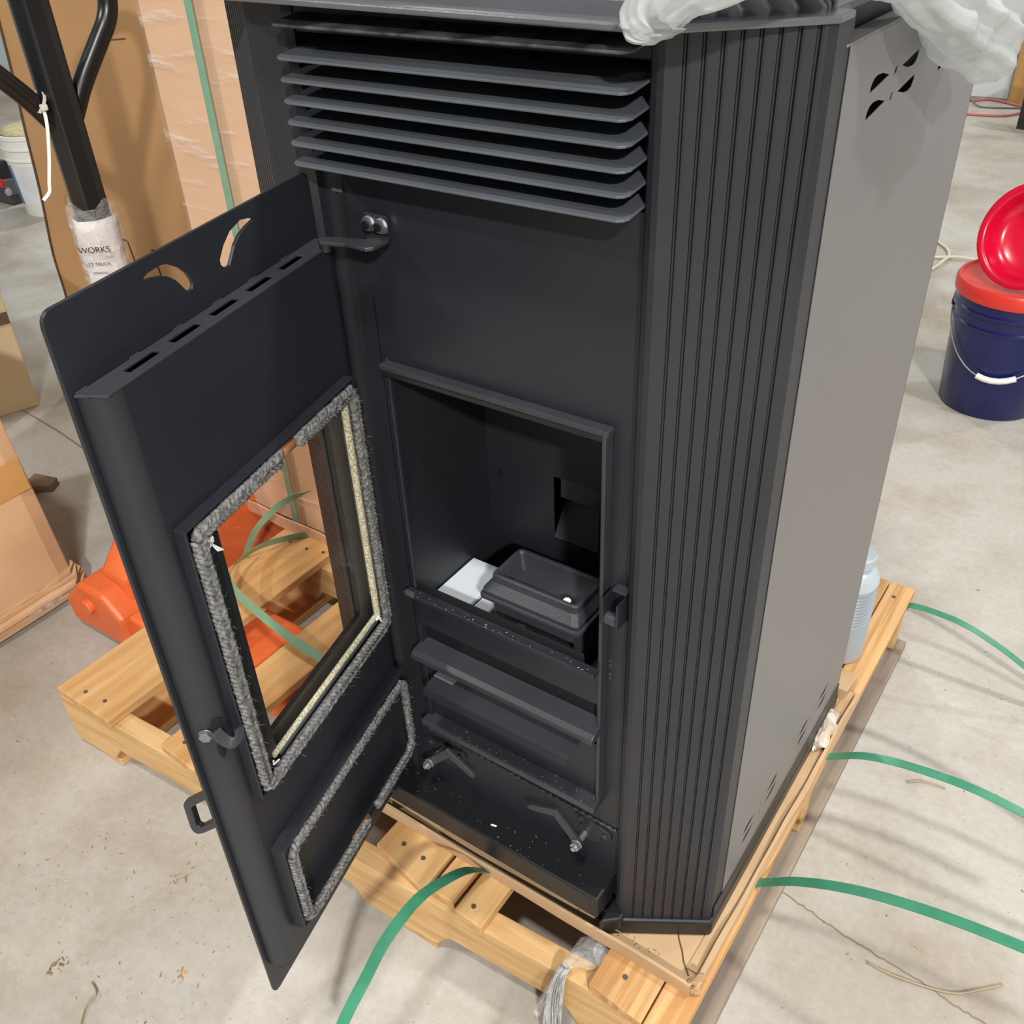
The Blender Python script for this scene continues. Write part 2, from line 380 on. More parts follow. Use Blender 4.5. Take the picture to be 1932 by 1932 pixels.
# ------------------------------------------------------------------ cardboard tray under stove
tray = thing('cardboard_tray', (-.22, .28, T1), 'shallow torn cardboard tray between the black stove and its pallet', 'cardboard tray')
TZ = T1+.0008
bm = NB(); prism(bm, [(-.575, -.024), (.118, -.024), (.126, .60), (-.575, .60)], 'z', TZ, TZ+.005)
obj('tray_floor', bm, CARDT, tray)
bm = NB(); n = 26
prof = lambda t: [(-.0022, 0), (.0022, 0), (.0022+.0015, .024+.003*math.sin(t*9)), (-.0022+.0015, .024+.003*math.sin(t*9))]
sweep(bm, [(-.575+.69*i/n, -.0265+.0005*math.sin(i*.9), TZ) for i in range(n+1)], prof)
obj('tray_wall', bm, CARDT, tray)
bm = NB()
prof2 = lambda t: [(-.004, 0), (.004, 0), (.003+.002*math.sin(t*13), .017+.003*math.sin(t*17)), (-.003, .017+.003*math.sin(t*17))]
sweep(bm, [(.1185+.009*i/n+.0004*math.sin(i*1.3), -.024+.62*i/n, TZ) for i in range(n+1)], prof2)
obj('tray_wall', bm, CARDT, tray)
bm = NB()
sweep(bm, [(.108+.009*i/n+.0003*math.sin(i*.8), .0+.60*i/n, TZ+.005) for i in range(n+1)], [(-.011, 0), (.004, 0), (.004, .004), (-.011, .002)])
obj('tray_fold', bm, CARDT, tray)
bm = NB(); ribbon(bm, [(.062, .045, TZ+.0056), (.070, .032, TZ+.0056), (.082, .018, TZ+.0056), (.090, .006, TZ+.0056), (.104, -.008, TZ+.0056)], (1, 0, 0), .002, .0006)
obj('torn_crease', bm, CARDE, tray)
bm = crumple((.1165, -.020, TZ+.012), (.009, .009, .013), .006, 130, 3.1)
for k in range(4): ribbon(bm, spline([(.108+.004*k, -.028+.003*k, TZ+.02), (.118, -.024+.003*k, TZ+.028), (.124, -.012+.002*k, TZ+.02)], 4), (0, 0, 1), .006, .001)
o = obj('torn_corner', bm, CARDT, tray); o['label'] = 'crumpled torn corner'
bm = NB()
for i in range(70): chip(bm, rr.gauss(-.02, .03), -.012+rr.uniform(-.004, .016), rr.uniform(.002, .004), TZ+.005)
o = obj('paper_crumbs', bm, CHIP, tray); o['kind'] = 'stuff'

# ------------------------------------------------------------------ the stove
L0 = (-.2155, .29, TZ+.005)
st = thing('pellet_stove', L0, 'black pellet stove with its glazed front door swung open, on the pallet', 'stove')
Z0 = TZ+.005; ZT = 1.2765; W = -.431; PY = .0164; SX = .100; YB = .556
def S(name, bm, mat, bev=0., parent=None, smooth=False, autos=None, label=None):
    o = obj(name, bm, mat, parent or st, bev, smooth, autos=autos)
    if label: o['label'] = label
    return o
def P(name, x0, x1, y0, y1, z0, z1, mat=BLK, bev=.0012, parent=None): return S(name, B(x0, x1, y0, y1, z0, z1), mat, bev, parent)
# base
bm = NB(); prism(bm, [(-.424, -.004), (.003, -.004), (.1035, .058), (.1035, YB+.004), (-.5345, YB+.004), (-.5345, .058), (-.434, -.004)], 'z', Z0, .186)
S('base_plate', bm, BLK2, .004)
bm = NB(); prism(bm, [(-.404, -.0318), (-.0225, -.0318), (-.0225, .030), (-.404, .030)], 'z', .205, .2466)
S('front_tray', bm, BLK2, .003)
bm = NB(); prism(bm, [(-.0215, -.028), (.001, -.0085), (.001, .02), (-.0215, .03)], 'z', .168, .194)
S('tray_end', bm, BLK2, .003); 
bm = NB(); prism(bm, [(-.43, -.0085), (-.412, -.026), (-.405, -.026), (-.405, .03), (-.43, .02)], 'z', .168, .225)
S('tray_end', bm, BLK2, .003)
# ribbed corner columns
def column(mir):
    A = Vector((0, 0)); Bq = Vector((.0997, .0618)); d = (Bq-A).normalized(); nrm = Vector((d.y, -d.x)); L = (Bq-A).length
    out = [(-.0165, .060), (-.0165, .012), (-.0155, .0065), (-.012, .0022), (-.0065, .0), (-.001, .0)]
    n = 9; gw = .0032
    for i in range(1, n):
        s = L*i/n
        for ds, dp in ((-gw/2, 0), (-gw*.12, -.0022), (gw*.25, -.0022), (gw/2, .0006), (gw/2+.002, 0.)):
            q = A+d*(s+ds)+nrm*dp; out.append((q.x, q.y))
    q = A+d*(L-.007); out += [(q.x, q.y), (.0965, .0612), (.0990, .0640), (.0990, .098), (.090, .098)]
    pts = out if not mir else [(W-x, y) for x, y in out]
    bm = NB(); prism(bm, pts, 'z', .186, ZT-.001 if mir else ZT-.0062)
    return S('ribbed_column', bm, BLK)
column(False); column(True)
# wide flat jamb on the hinge side
bm = NB(); prism(bm, [(-.4325, .0005), (-.394, .0005), (-.386, .003), (-.3805, .010), (-.3795, .06), (-.4325, .06)], 'z', .187, ZT-.001)
S('hinge_jamb', bm, BLK)
# front panel with opening
fx0, fx1 = -.3204, -.0449
bm = NB(); prism(bm, [(-.392, .20), (-.012, .20), (-.012, 1.135), (-.392, 1.135)], 'y', PY, PY+.003,
                 holes=[[(fx0, .388), (fx1, .388), (fx1, .931), (fx0, .931)]])
fpn = S('front_panel', bm, BLK)
bm = NB(); prism(bm, [(-.356, .93), (-.352, .93), (-.352, 1.118), (-.356, 1.118)], 'y', PY-.0012, PY); S('panel_seam', bm, BLKD)
P('tab', -.366, -.352, PY-.003, PY+.001, 1.105, 1.1085, SLAT)
# louvre bay
P('louvre_back', -.40, -.012, .062, .066, 1.10, ZT-.002, BLKD)
P('header', -.385, -.014, .012, .016, 1.2475, ZT-.001, BLK)
def slat(z, yb=.058, name='louvre_slat', mat=SLAT, ch=.008):
    x0, x1 = -.3744, -.0148
    bm = NB(); yf = -.0265
    top = [(x0, yb), (x0, yf+ch), (x0+ch*.35, yf+ch*.35), (x0+ch, yf), (x1-ch, yf), (x1-ch*.35, yf+ch*.35), (x1, yf+ch), (x1, yb)]
    prism(bm, top, 'z', z-.0022, z)
    for v in bm.verts: v.co.z += max(0, v.co.y-yf)*.12
    return S(name, bm, mat, .0006)
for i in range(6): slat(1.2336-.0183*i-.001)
o = slat(1.2595, name='louvre_slat', mat=SCUF); o['label'] = 'top slat with a worn pale edge'
# top plate and fins
def tilt(bm):
    for v in bm.verts: v.co.z -= .0058*max(0, min(1, (v.co.x+.25)/.32))
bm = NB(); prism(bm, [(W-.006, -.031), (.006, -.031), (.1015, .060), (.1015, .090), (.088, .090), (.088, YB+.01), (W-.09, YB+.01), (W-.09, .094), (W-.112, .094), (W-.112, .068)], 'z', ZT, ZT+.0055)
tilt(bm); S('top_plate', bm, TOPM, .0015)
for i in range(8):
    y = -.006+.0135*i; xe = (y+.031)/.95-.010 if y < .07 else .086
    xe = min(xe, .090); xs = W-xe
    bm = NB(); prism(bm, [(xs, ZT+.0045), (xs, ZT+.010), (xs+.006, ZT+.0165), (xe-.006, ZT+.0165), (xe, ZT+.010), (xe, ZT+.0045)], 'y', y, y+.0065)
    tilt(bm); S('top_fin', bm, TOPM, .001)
# side panels
def leaves(yc, zc, k=1.):
    """two half-leaf slots and a sliver between, about (yc, zc)"""
    a = [(-.060, -.006), (-.0595, -.0012), (-.055, .0035), (-.047, .0052), (-.034, .0042), (-.0155, -.0005), (-.026, -.0018), (-.043, -.004)]
    b = [(-y, -z) for y, z in a]
    s = [(-.0042, -.0032), (-.0012, .0022), (.0042, .0034), (.0012, -.0022)]
    return [[(yc+y*k, zc+z) for y, z in q] for q in (a, b, s)]
for sx, nm in ((SX, 'side_panel'), (W-SX, 'side_panel')):
    holes = []
    for yc in (.226, .4395):
        for zc in (1.2130, 1.1925): holes += leaves(yc, zc, 1.09)
    for yc in (.2085, .415):
        for zc in (.2735, .2525): holes += leaves(yc, zc)
    bm = NB(); t = .0006 if sx > 0 else -.0006
    prism(bm, [(.094, .207), (YB, .207), (YB, 1.2516), (.094, 1.2516)], 'x', sx-t, sx, holes=holes)
    o = S(nm, bm, STEEL)
    o['label'] = 'satin silver side sheet with leaf-shaped vent slots' if sx > 0 else 'silver side sheet on the hinge side'
    P('top_flange', *sorted((sx-t*30, sx)), .086, YB, 1.2516, 1.2535, STEEL, .0006, o)
    P('inner_side', *sorted((sx-t*40, sx-t*42)), .06, YB, .19, ZT, BLKD)
    P('base_trim', *sorted((sx-t*1.5, sx+t*3)), .066, YB+.002, .186, .2075, BLK2)
P('rear_panel', W-SX, SX, YB, YB+.003, .186, ZT-.02, BLK)
# firebox
BY = .19
fb = S('firebox', B(-.331, -.330, PY, BY, .40, 1.0), BLKD)
P('left_wall', -.3300, -.3280, PY+.004, BY, .40, .99, BLKD, 0, fb)
P('right_wall', -.040, -.038, PY+.004, BY, .40, .99, BLKD, 0, fb)
bm = NB(); prism(bm, [(-.333, .40), (-.036, .40), (-.036, .99), (-.333, .99)], 'y', BY, BY+.002, holes=[[(-.2245, .618), (-.157, .618), (-.157, .717), (-.2245, .717)]])
S('back_wall', bm, BLKD, 0, fb)
P('ceiling_plate', -.333, -.036, PY+.004, BY+.002, .99, .992, BLKD, 0, fb)
P('hearth_floor', -.333, -.036, PY+.004, BY+.002, .528, .531, BLKD, 0, fb)
P('chute_box', -.23, -.15, BY+.06, BY+.062, .60, .73, BLKD, 0, fb)
bm = NB(); prism(bm, [(.19, .620), (.193, .620), (.245, .70), (.242, .70)], 'x', -.2245, -.157); S('feed_chute', bm, IRON, 0, fb)
bm = NB(); prism(bm, [(.1915, .717), (.1915, .688), (.205, .692), (.205, .717)], 'x', -.2140, -.157); S('chute_flap', bm, IRON, 0, fb)
bm = NB(); hexbolt(bm, (-.3069, BY, .6937), (0, -1, 0), .0045, .004); S('bolt', bm, BLK2, 0, fb)
P('ceramic_plate', -.3265, -.272, .028, .142, .568, .5755, CERAM, .0012)
P('ceramic_plate', -.2705, -.228, .028, .140, .562, .5695, CERAM2, .0012)
# burn pot
def ring(bm, secs):
    rings = []
    for x0, x1, y0, y1, z, r in secs:
        rings.append([bm.verts.new((px, py, z)) for px, py in rrect(x0, x1, y0, y1, r, 3)])
    k = len(rings[0])
    for A, C in zip(rings, rings[1:]):
        for j in range(k): bm.faces.new((A[j], A[(j+1) % k], C[(j+1) % k], C[j]))
    return rings
def pot():
    bm = NB()
    R = ring(bm, [(-.222, -.112, .050, .120, .531, .006), (-.227, -.108, .047, .122, .6195, .006)])
    bm.faces.new(R[0]); bm.faces.new(R[-1])
    body = S('burn_pot', bm, IRON, 0)
    bm = NB()
    R = ring(bm, [(-.2395, -.0945, .0385, .132, .6195, .007), (-.2395, -.0945, .0385, .132, .6235, .007), (-.233, -.100, .044, .127, .625, .007)]); bm.faces.new(R[0]); bm.faces.new(R[-1])
    S('pot_flange', bm, IRON, 0, body)
    bm = NB()
    R = ring(bm, [(-.237, -.0975, .041, .129, .6265, .008), (-.237, -.0975, .041, .129, .6305, .008), (-.230, -.1045, .0515, .119, .6405, .008), (-.2290, -.1055, .0535, .117, .6485, .007),
                  (-.2275, -.107, .055, .1155, .650, .007), (-.2245, -.110, .058, .1125, .650, .006), (-.2225, -.112, .060, .1105, .647, .005), (-.208, -.124, .072, .098, .600, .004)])
    bm.faces.new(R[0]); bm.faces.new(R[-1])
    S('pot_rim', bm, IRON, .0006, body)
    bm = NB(); tube(bm, [(-.1330, .0760, .622), (-.1305, .0712, .636)], .0092, 18); S('igniter_tube', bm, JACKB, .001, body)
    bm = NB(); tube(bm, [(-.1306, .0713, .6355), (-.1302, .0706, .6385)], .0052, 16); o = S('igniter_tip', bm, WHITEP, .001, body); o['label'] = 'white ceramic tip'
    bm = NB(); tube(bm, [(-.1735, .0300, .54), (-.1735, .0300, .603), (-.1735, .0305, .606)], .0088, 16); S('pot_post', bm, IRON, .001, body)
pot()
# opening frame
P('frame_top', -.3225, -.0415, .0030, PY, .9250, .9315, SLAT2, .0012)
bm = NB(); prism(bm, [(.0030, .9248), (.0038, .9185), (.008, .9175), (.014, .918), (.014, .9248)], 'x', -.321, -.0435); S('frame_top_lip', bm, BLK2, .0008)
P('frame_side', -.0475, -.0430, .0020, PY, .386, .9315, SLAT2, .001)
P('frame_side', -.3222, -.3205, .0135, PY, .386, .934, SLAT2, .0004)
bm = NB(); prism(bm, [(-.009, .6175), (.003, .6175), (.003, .6265), (-.009, .6245)], 'x', -.3185, -.0468); S('sill', bm, BLK, .001)
bm = NB(); prism(bm, [(.0045, .610), (.0065, .610), (.0035, .6395), (.0015, .6395)], 'x', -.3075, -.0655); S('sill_lip', bm, BLK2, .0006)
P('weld_blob', -.3185, -.303, -.0105, -.004, .621, .6285, SCUF, .002)
P('kick_panel', -.3185, -.0468, .0045, .0065, .566, .6175, BLK, .0006)
bm = NB(); prism(bm, [(.0065, .5665), (.016, .5585), (.016, .515), (.018, .515), (.018, .56), (.0085, .568)], 'x', -.312, -.0468); S('kick_recess', bm, BLK2, .0004)
P('frame_side', -.3185, -.3105, .0045, .016, .39, .617, BLK, .0008)
bm = NB(); prism(bm, [(-.016, .5185), (-.016, .5265), (-.010, .5315), (.016, .5345), (.016, .5185)], 'x', -.3150, -.0430); S('drawer_bar', bm, SLAT2, .0008)
# ash drawer
dr = S('ash_drawer', B(-.3095, -.0475, .0105, .0125, .396, .4905), BLK)
P('drawer_floor', -.3075, -.0475, .0125, .15, .396, .399, BLKD, 0, dr)
P('drawer_back', -.3075, -.0475, .15, .152, .396, .52, BLKD, 0, dr)
bm = NB(); xl = -.283
prism(bm, [(xl, .06), (xl, -.026), (xl+.002, -.030), (xl+.006, -.0325), (-.066, -.0325), (-.066, .06)], 'z', .4985, .5005)
S('drawer_handle', bm, SLAT2, .0006, dr)
bm = NB(); prism(bm, [(-.0325, .5005), (-.0325, .4985), (-.0375, .4905), (-.0390, .4915), (-.0345, .5000)], 'x', xl+.002, -.066); S('handle_lip', bm, BLK, .0005, dr)
P('bright_plate', -.283, -.252, -.012, .010, .5008, .5020, BARE, .0004, dr)
P('frame_bottom', -.3185, -.0430, -.010, PY, .386, .3955, SLAT2, .0012)
# weld bead
bm = NB(); n = 90
pts = [(-.330+.307*i/n, PY-.0015+.0008*math.sin(i*2.1), .3475-.008*i/n+.0009*math.sin(i*1.7)) for i in range(n+1)]
sweep(bm, pts, lambda t: circ(.0021+.0008*math.sin(t*190), 6)); S('weld_bead', bm, SLAT2, smooth=True)
# latches
def latch(bolt, elbow, end, s1, s2, y=.002):
    B_, E_, N_ = (Vector((p[0], 0, p[1])) for p in (bolt, elbow, end))
    bm = NB()
    pl = [Vector((p[0], 0, p[1])) for p in (s1, s2)]; d = (pl[1]-pl[0]).normalized(); nn = Vector((-d.z, 0, d.x)); r = .0115; out = []
    for i in range(9):
        t = math.pi*(i/8)+math.pi/2; out.append(pl[0]+d*math.cos(t)*r*.8+nn*math.sin(t)*r*.8)
    for i in range(9):
        t = math.pi*(i/8)-math.pi/2; out.append(pl[1]+d*math.cos(t)*r*.8+nn*math.sin(t)*r*.8)
    m_ = (pl[0]+pl[1])/2
    hump = m_-nn*.016 if (B_-m_).dot(nn) < 0 else m_+nn*.016
    base = bm; prism(base, [(p.x, p.z) for p in out], 'y', PY-.004, PY)
    bmh = NB(); tube(bmh, [Vector((hump.x, PY-.0042, hump.z)), Vector((hump.x, PY, hump.z))], .016, 20); merge(base, bmh)
    root = S('latch_base', base, BLK, .0006)
    bm = NB(); w_ = .0066
    def strip(a, b):
        d = (b-a).normalized(); n_ = Vector((-d.z, 0, d.x)); return d, n_
    d1, n1 = strip(B_, E_); d2, n2 = strip(E_, N_)
    mit = (n1+n2).normalized(); ml = w_/max(.3, mit.dot(n1))
    o1 = [B_-d1*.006+n1*w_*.6, B_+n1*w_, E_+mit*ml, N_+n2*w_*.8, N_+d2*.006+n2*w_*.3, N_+d2*.006-n2*w_*.3, N_-n2*w_*.8, E_-mit*ml, B_-n1*w_, B_-d1*.006-n1*w_*.6]
    prism(bm, [(p.x, p.z) for p in o1], 'y', y-.010, y-.005)
    S('lever', bm, SLAT2, .0008, root)
    bm = NB(); hexbolt(bm, (B_.x, y-.010, B_.z), (0, -1, 0), .0070, .007, .6); S('lever_bolt', bm, ZINC, .0004, root)
    bm = NB(); tube(bm, [(B_.x, y-.005, B_.z), (B_.x, PY, B_.z)], .0045, 12); S('pivot_pin', bm, ZINC, 0, root)
    for p in (s1, s2):
        bm = NB(); tube(bm, [(p[0], PY-.0065, p[1]), (p[0], PY-.003, p[1])], .0042, 12)
        S('rivet', bm, SLAT2, .0008, root)
latch((-.3152, .3063), (-.2790, .3480), (-.2390, .3290), (-.3265, .3235), (-.2740, .3255))
latch((-.0679, .3056), (-.1020, .3450), (-.1400, .3290), (-.0375, .3205), (-.0740, .3330))
# strike catch on the right strip
ct = S('door_catch', B(-.0362, -.0345, -.012, PY, .706, .744), BLK, .0008)
P('catch_side', -.0192, -.0175, -.013, PY, .706, .741, BLK, .0008, ct)
P('catch_tab', -.0335, -.0170, .004, PY, .744, .7465, SLAT2, .0006, ct)
bm = NB(); tube(bm, [(-.0345, -.003, .713), (-.0192, -.003, .713)], .0072, 18); S('roller', bm, IRON, 0, ct, True, 40)
bm = NB()
for zz in (.633, .626, .612, .606): tube(bm, [(-.0385, PY-.002, zz), (-.0385, PY+.001, zz)], .0025, 8)
S('weld_spots', bm, SLAT2)
# hinge bracket
hb = S('hinge_bracket', B(-.3265, -.296, PY-.0045, PY, 1.0715, 1.0915), BLK, .002)
bm = NB(); prism(bm, [(-.3535, -.0275), (-.3535, -.0205), (-.349, -.0165), (-.333, -.0095), (-.310, -.0035), (-.3265, PY), (-.296, PY), (-.2895, .0045), (-.2895, -.0175), (-.2945, -.0235), (-.3215, -.0225), (-.346, -.0315)], 'z', 1.0675, 1.0715)
S('bracket_arm', bm, SLAT2, .0008, hb)
bm = NB(); tube(bm, [(-.3475, -.0235, 1.0595), (-.3475, -.0235, 1.0685)], .006, 14); S('hinge_pin', bm, BLK2, 0, hb)
for x in (-.3190, -.3030):
    bm = NB(); hexbolt(bm, (x, PY-.0045, 1.0810), (0, -1, 0), .0072, .0046, .05); nut = S('hex_nut', bm, ZINC, 0, hb)
    bm = NB(); tube(bm, [(x, PY-.0088, 1.0810), (x, PY-.0118, 1.0810)], .0044, 12); S('stud_end', bm, JACKB, .0004, nut)
# stray flecks on the front tray
bm = NB()
for i in range(55): chip(bm, rr.uniform(-.39, -.03), rr.uniform(-.029, .012), rr.choice((.0006, .0008, .0011, .0015)), .2466)
for i in range(50): chip(bm, rr.uniform(-.31, -.05), rr.uniform(-.0085, .0005), rr.choice((.0008, .0012, .0018)), .6255)
for i in range(60): chip(bm, rr.uniform(-.31, -.05), rr.uniform(-.011, .012), rr.choice((.0006, .001, .0013)), .3958)
o = S('white_flecks', bm, DUST); o['kind'] = 'stuff'
bm = NB(); tube(bm, [(-.207, -.012, .2480), (-.199, -.010, .2482)], .0014, 6); o = S('white_shaving', bm, FLUFF)

# ------------------------------------------------------------------ door (own frame: x along door from hinge, y inward, z up)
door_bm = NB()
DW, DZ0, DZ1 = .3579, .2287, 1.1276
c1 = [(.2540, 1.1118), (.2465, 1.1152), (.231, 1.1158), (.2222, 1.1138), (.2095, 1.1060), (.2024, 1.0986), (.1990, 1.0920), (.1980, 1.0877), (.2005, 1.0842), (.2053, 1.0842), (.208, 1.0862), (.2135, 1.0940), (.2177, 1.0990), (.2251, 1.1045), (.233, 1.1082), (.2440, 1.1108)]
c2 = [(.0985, 1.1112), (.108, 1.1143), (.1184, 1.1162), (.1361, 1.1119), (.1483, 1.1036), (.1572, 1.0938), (.1573, 1.0892), (.1522, 1.0846), (.1460, 1.0846), (.1412, 1.0895), (.1340, 1.0980), (.1232, 1.1050), (.1112, 1.1088)]
win = [(.0515, .5905), (.257, .5905), (.257, .897), (.0515, .897)]
prism(door_bm, rrect(0.001, DW, DZ0, DZ1, .011, 4), 'y', -.0035, 0, holes=[c1, c2, win])
door = obj('door', door_bm, BLK, st, bev=.0006, keep=True); door.location = Vector((-.38061, 0, 0))-Vector(L0)
door.rotation_euler = (0, 0, math.radians(-76.3008)); OFF[door.name] = Vector((0, 0, 0)); door['label'] = 'open front door with crescent cut-outs and a window'
def Dr(name, bm, mat, bev=0., smooth=False, autos=None): return obj(name, bm, mat, door, bev, smooth, autos=autos)
NBX = .0254; ZB, ZL = .288, 1.0600
bm = NB()
prism(bm, [(.026, ZB), (.330, ZB), (.330, ZL), (.026, ZL)], 'y', NBX-.002, NBX, holes=[[(.050, .594), (.3055, .594), (.3055, .9065), (.050, .9065)]])
def bend(pts):
    for (a, n_), (b, m_) in zip(pts, pts[1:]):
        vs = [bm.verts.new(p) for p in ((a, n_, ZB), (b, m_, ZB), (b, m_, ZL), (a, n_, ZL))]; bm.faces.new(vs)
bend([(.330, NBX), (.3365, .0248), (.343, .0222), (.3480, .0180), (.3505, .0120), (.3514, .0005)])
bend([(.026, NBX), (.019, .0246), (.013, .0215), (.009, .0165), (.0070, .0100), (.0065, .0005)])
bmesh.ops.remove_doubles(bm, verts=bm.verts[:], dist=1e-5)
Dr('inner_panel', bm, BLK, smooth=True, autos=35)
bm = NB(); prof = [(.0065, .0005), (.0070, .0100), (.009, .0165), (.013, .0215), (.019, .0246), (.026, NBX), (.330, NBX), (.3365, .0248), (.343, .0222), (.3480, .0180), (.3505, .0120), (.3514, .0005)]
prism(bm, prof, 'z', ZB, ZB+.001); Dr('panel_bottom', bm, BLK)
slots = [[(a, .0085), (a+.037, .0085), (a+.037, .0170), (a, .0170)] for a in (.2725, .2180, .1630, .1085, .0540)]
bm = NB(); prism(bm, [(.0075, .0005)]+[(.010, .018), (.022, .0256)]+[(.346, .0256), (.3535, .0008)], 'z', ZL, ZL+.0022, holes=slots); Dr('vent_ledge', bm, SLAT2, .0005)
bm = NB()
for a in (.345, .285, .230, .175, .12, .065): box(bm, a-.006, a+.006, .0002, .0022, ZL+.0018, ZL+.0032)
Dr('ledge_weld', bm, SLAT2, .0006)['kind'] = 'stuff'
# tunnel behind the window
bm = NB()
for x0, x1, z0, z1 in ((.0485, .0500, .5925, .908), (.3055, .3070, .5925, .908), (.0500, .3055, .5925, .5940), (.0500, .3055, .9065, .9080)): box(bm, x0, x1, .0002, NBX-.001, z0, z1)
Dr('window_well', bm, BLK2)
GY0, GY1 = .0255, .0285
Dr('glass_pane', B(.0515, .3040, GY0, GY1, .5960, .9050), GLASS)['label'] = 'clear ceramic window pane'
def ringframe(x0, x1, z0, z1, n0, n1, t, name, mat=BLK):
    bm = NB(); prism(bm, [(x0, z0), (x1, z0), (x1, z1), (x0, z1)], 'y', n0, n1, holes=[[(x0+t, z0+t), (x1-t, z0+t), (x1-t, z1-t), (x0+t, z1-t)]])
    return Dr(name, bm, mat, .0006)
NF = .0376
ringframe(.032, .324, .578, .924, NBX, NF, .0028, 'window_frame')
bm = NB(); prism(bm, [(.0348, .5808), (.3212, .5808), (.3212, .9212), (.0348, .9212)], 'y', GY1+.0002, .0315, holes=[[(.0480, .5985), (.2790, .5985), (.2790, .9045), (.0480, .9045)]])
Dr('glass_retainer', bm, BLK2, .0005)
bm = NB(); prism(bm, [(.0575, .5985), (.279, .5985), (.279, .6003), (.0575, .6003)], 'y', .0315, .0355); Dr('retainer_strip', bm, SLAT)
ringframe(.0243, .3228, .3388, .4876, NBX, .0425, .0028, 'ash_door_frame')
bm = NB(); prism(bm, [(.0271, .3416), (.320, .3416), (.320, .4848), (.0271, .4848)], 'y', NBX, .0405, holes=[[(.0420, .3565), (.3050, .3565), (.3050, .4700), (.0420, .4700)]]); Dr('ash_door_lip', bm, BLK2)
# braided rope gaskets
def braid(path, r, name, gap=None, pitch=.0056, closed=True):
    bm = NB(); rg = random.Random(11); pts = [Vector(p) for p in path]
    if closed: pts = pts+[pts[0]]
    ico = NB(); bmesh.ops.create_icosphere(ico, subdivisions=1, radius=1)
    iv = [v.co.copy() for v in ico.verts]; ifc = [[v.index for v in f.verts] for f in ico.faces]; ico.free()
    s_acc = 0.; total = sum((b-a).length for a, b in zip(pts, pts[1:])); s_here = 0.
    for a, b in zip(pts, pts[1:]):
        d = (b-a); L = d.length; d.normalize(); nrm = Vector((0, 1, 0)); sd = d.cross(nrm)
        k = max(1, int(L/pitch))
        for i in range(k):
            s = L*(i+.5)/k; f = (s_here+s)/total
            if gap and gap[0] < f < gap[1]: continue
            p = a+d*s
            for sgn in (-1, 1):
                ax = (d+sd*sgn*.62+nrm*rg.uniform(-.1, .25)).normalized(); b2 = ax.cross(nrm).normalized(); c3 = b2.cross(ax)
                ctr = p-sd*sgn*r*.42+nrm*(r*.25+rg.uniform(-.0006, .0006))+d*(pitch*.5 if sgn > 0 else 0)
                vs = [bm.verts.new(ctr+ax*q.x*r*1.15+b2*q.y*r*.36+c3*q.z*r*.62) for q in iv]
                for fc in ifc: bm.faces.new([vs[t] for t in fc])
            for _ in range(4):      # loose fibres
                o_ = p+sd*rg.uniform(-r, r)+nrm*rg.uniform(.3*r, r)
                dr_ = (d*rg.uniform(-1, 1)+sd*rg.uniform(-1, 1)+nrm*rg.uniform(-.2, .9)).normalized()*rg.uniform(.003, .0085)
                q_ = dr_.cross(nrm).normalized()*.00028
                vs = [bm.verts.new(o_-q_), bm.verts.new(o_+q_), bm.verts.new(o_+dr_)]; bm.faces.new(vs)
        # core so that no gaps show through
        lo_f, hi_f = s_here/total, (s_here+L)/total
        segs = [(0, L)]
        if gap and lo_f <= gap[0] and gap[1] <= hi_f: segs = [(0, gap[0]*total-s_here), (gap[1]*total-s_here, L)]
        for u0, u1 in segs: tube(bm, [a+d*u0, a+d*u1], r*.72, 8)
        s_here += L
    return Dr(name, bm, ROPE, 0, True)
def rectpath(x0, x1, z0, z1, n, c=.006):
    return [(x0+c, n, z1), (x1-c, n, z1), (x1, n, z1-c), (x1, n, z0+c), (x1-c, n, z0), (x0+c, n, z0), (x0, n, z0+c), (x0, n, z1-c)]
braid(rectpath(.0425, .3135, .5885, .9135, .0385), .0082, 'rope_gasket', gap=(.088, .117))
braid(rectpath(.0340, .3130, .3485, .4780, .0435, .010), .0072, 'rope_gasket', gap=(.668, .703))
bm = NB(); tube(bm, [(.142, .0350, .9125), (.188, .0350, .9125)], .0052, 10); o = Dr('silicone_bead', bm, COPPER, smooth=True); o['label'] = 'copper-coloured sealant bead in the rope gap'
bm = NB(); tube(bm, [(.160, .0405, .3485), (.200, .0405, .3485)], .0048, 10); o = Dr('silicone_bead', bm, COPPER, smooth=True); o['label'] = 'copper-coloured sealant bead in the lower rope gap'
bm = NB(); tube(bm, [(.0545, .0345, .903), (.0545, .0345, .604)], .0042, 10); tube(bm, [(.0565, .0330, .6060), (.288, .0330, .6060)], .0034, 10)
o = Dr('glass_rope', bm, GROPE, smooth=True, autos=50); o['label'] = 'tan woven glass-fibre rope sealing the pane'
bm = crumple((.2985, .0365, .8975), (.006, .003, .005), .003, 300, 1.7, 2)
for k in range(4): tube(bm, [(.297, .037, .893), (.292-.002*k, .038, .882-.001*k)], .0009, 5)
o = Dr('fibre_tuft', bm, FLUFF); o['label'] = 'white frayed fibre end'
bm = NB(); tube(bm, [(.295, .036, .6000), (.2855, .037, .5985)], .0011, 5); tube(bm, [(.295, .036, .6000), (.294, .037, .606)], .0011, 5); Dr('fibre_tuft', bm, FLUFF)
bm = NB(); tube(bm, [(.058, .038, .6085), (.052, .039, .590)], .0011, 5); tube(bm, [(.062, .036, .606), (.054, .037, .602)], .002, 6); Dr('fibre_tuft', bm, FLUFF)
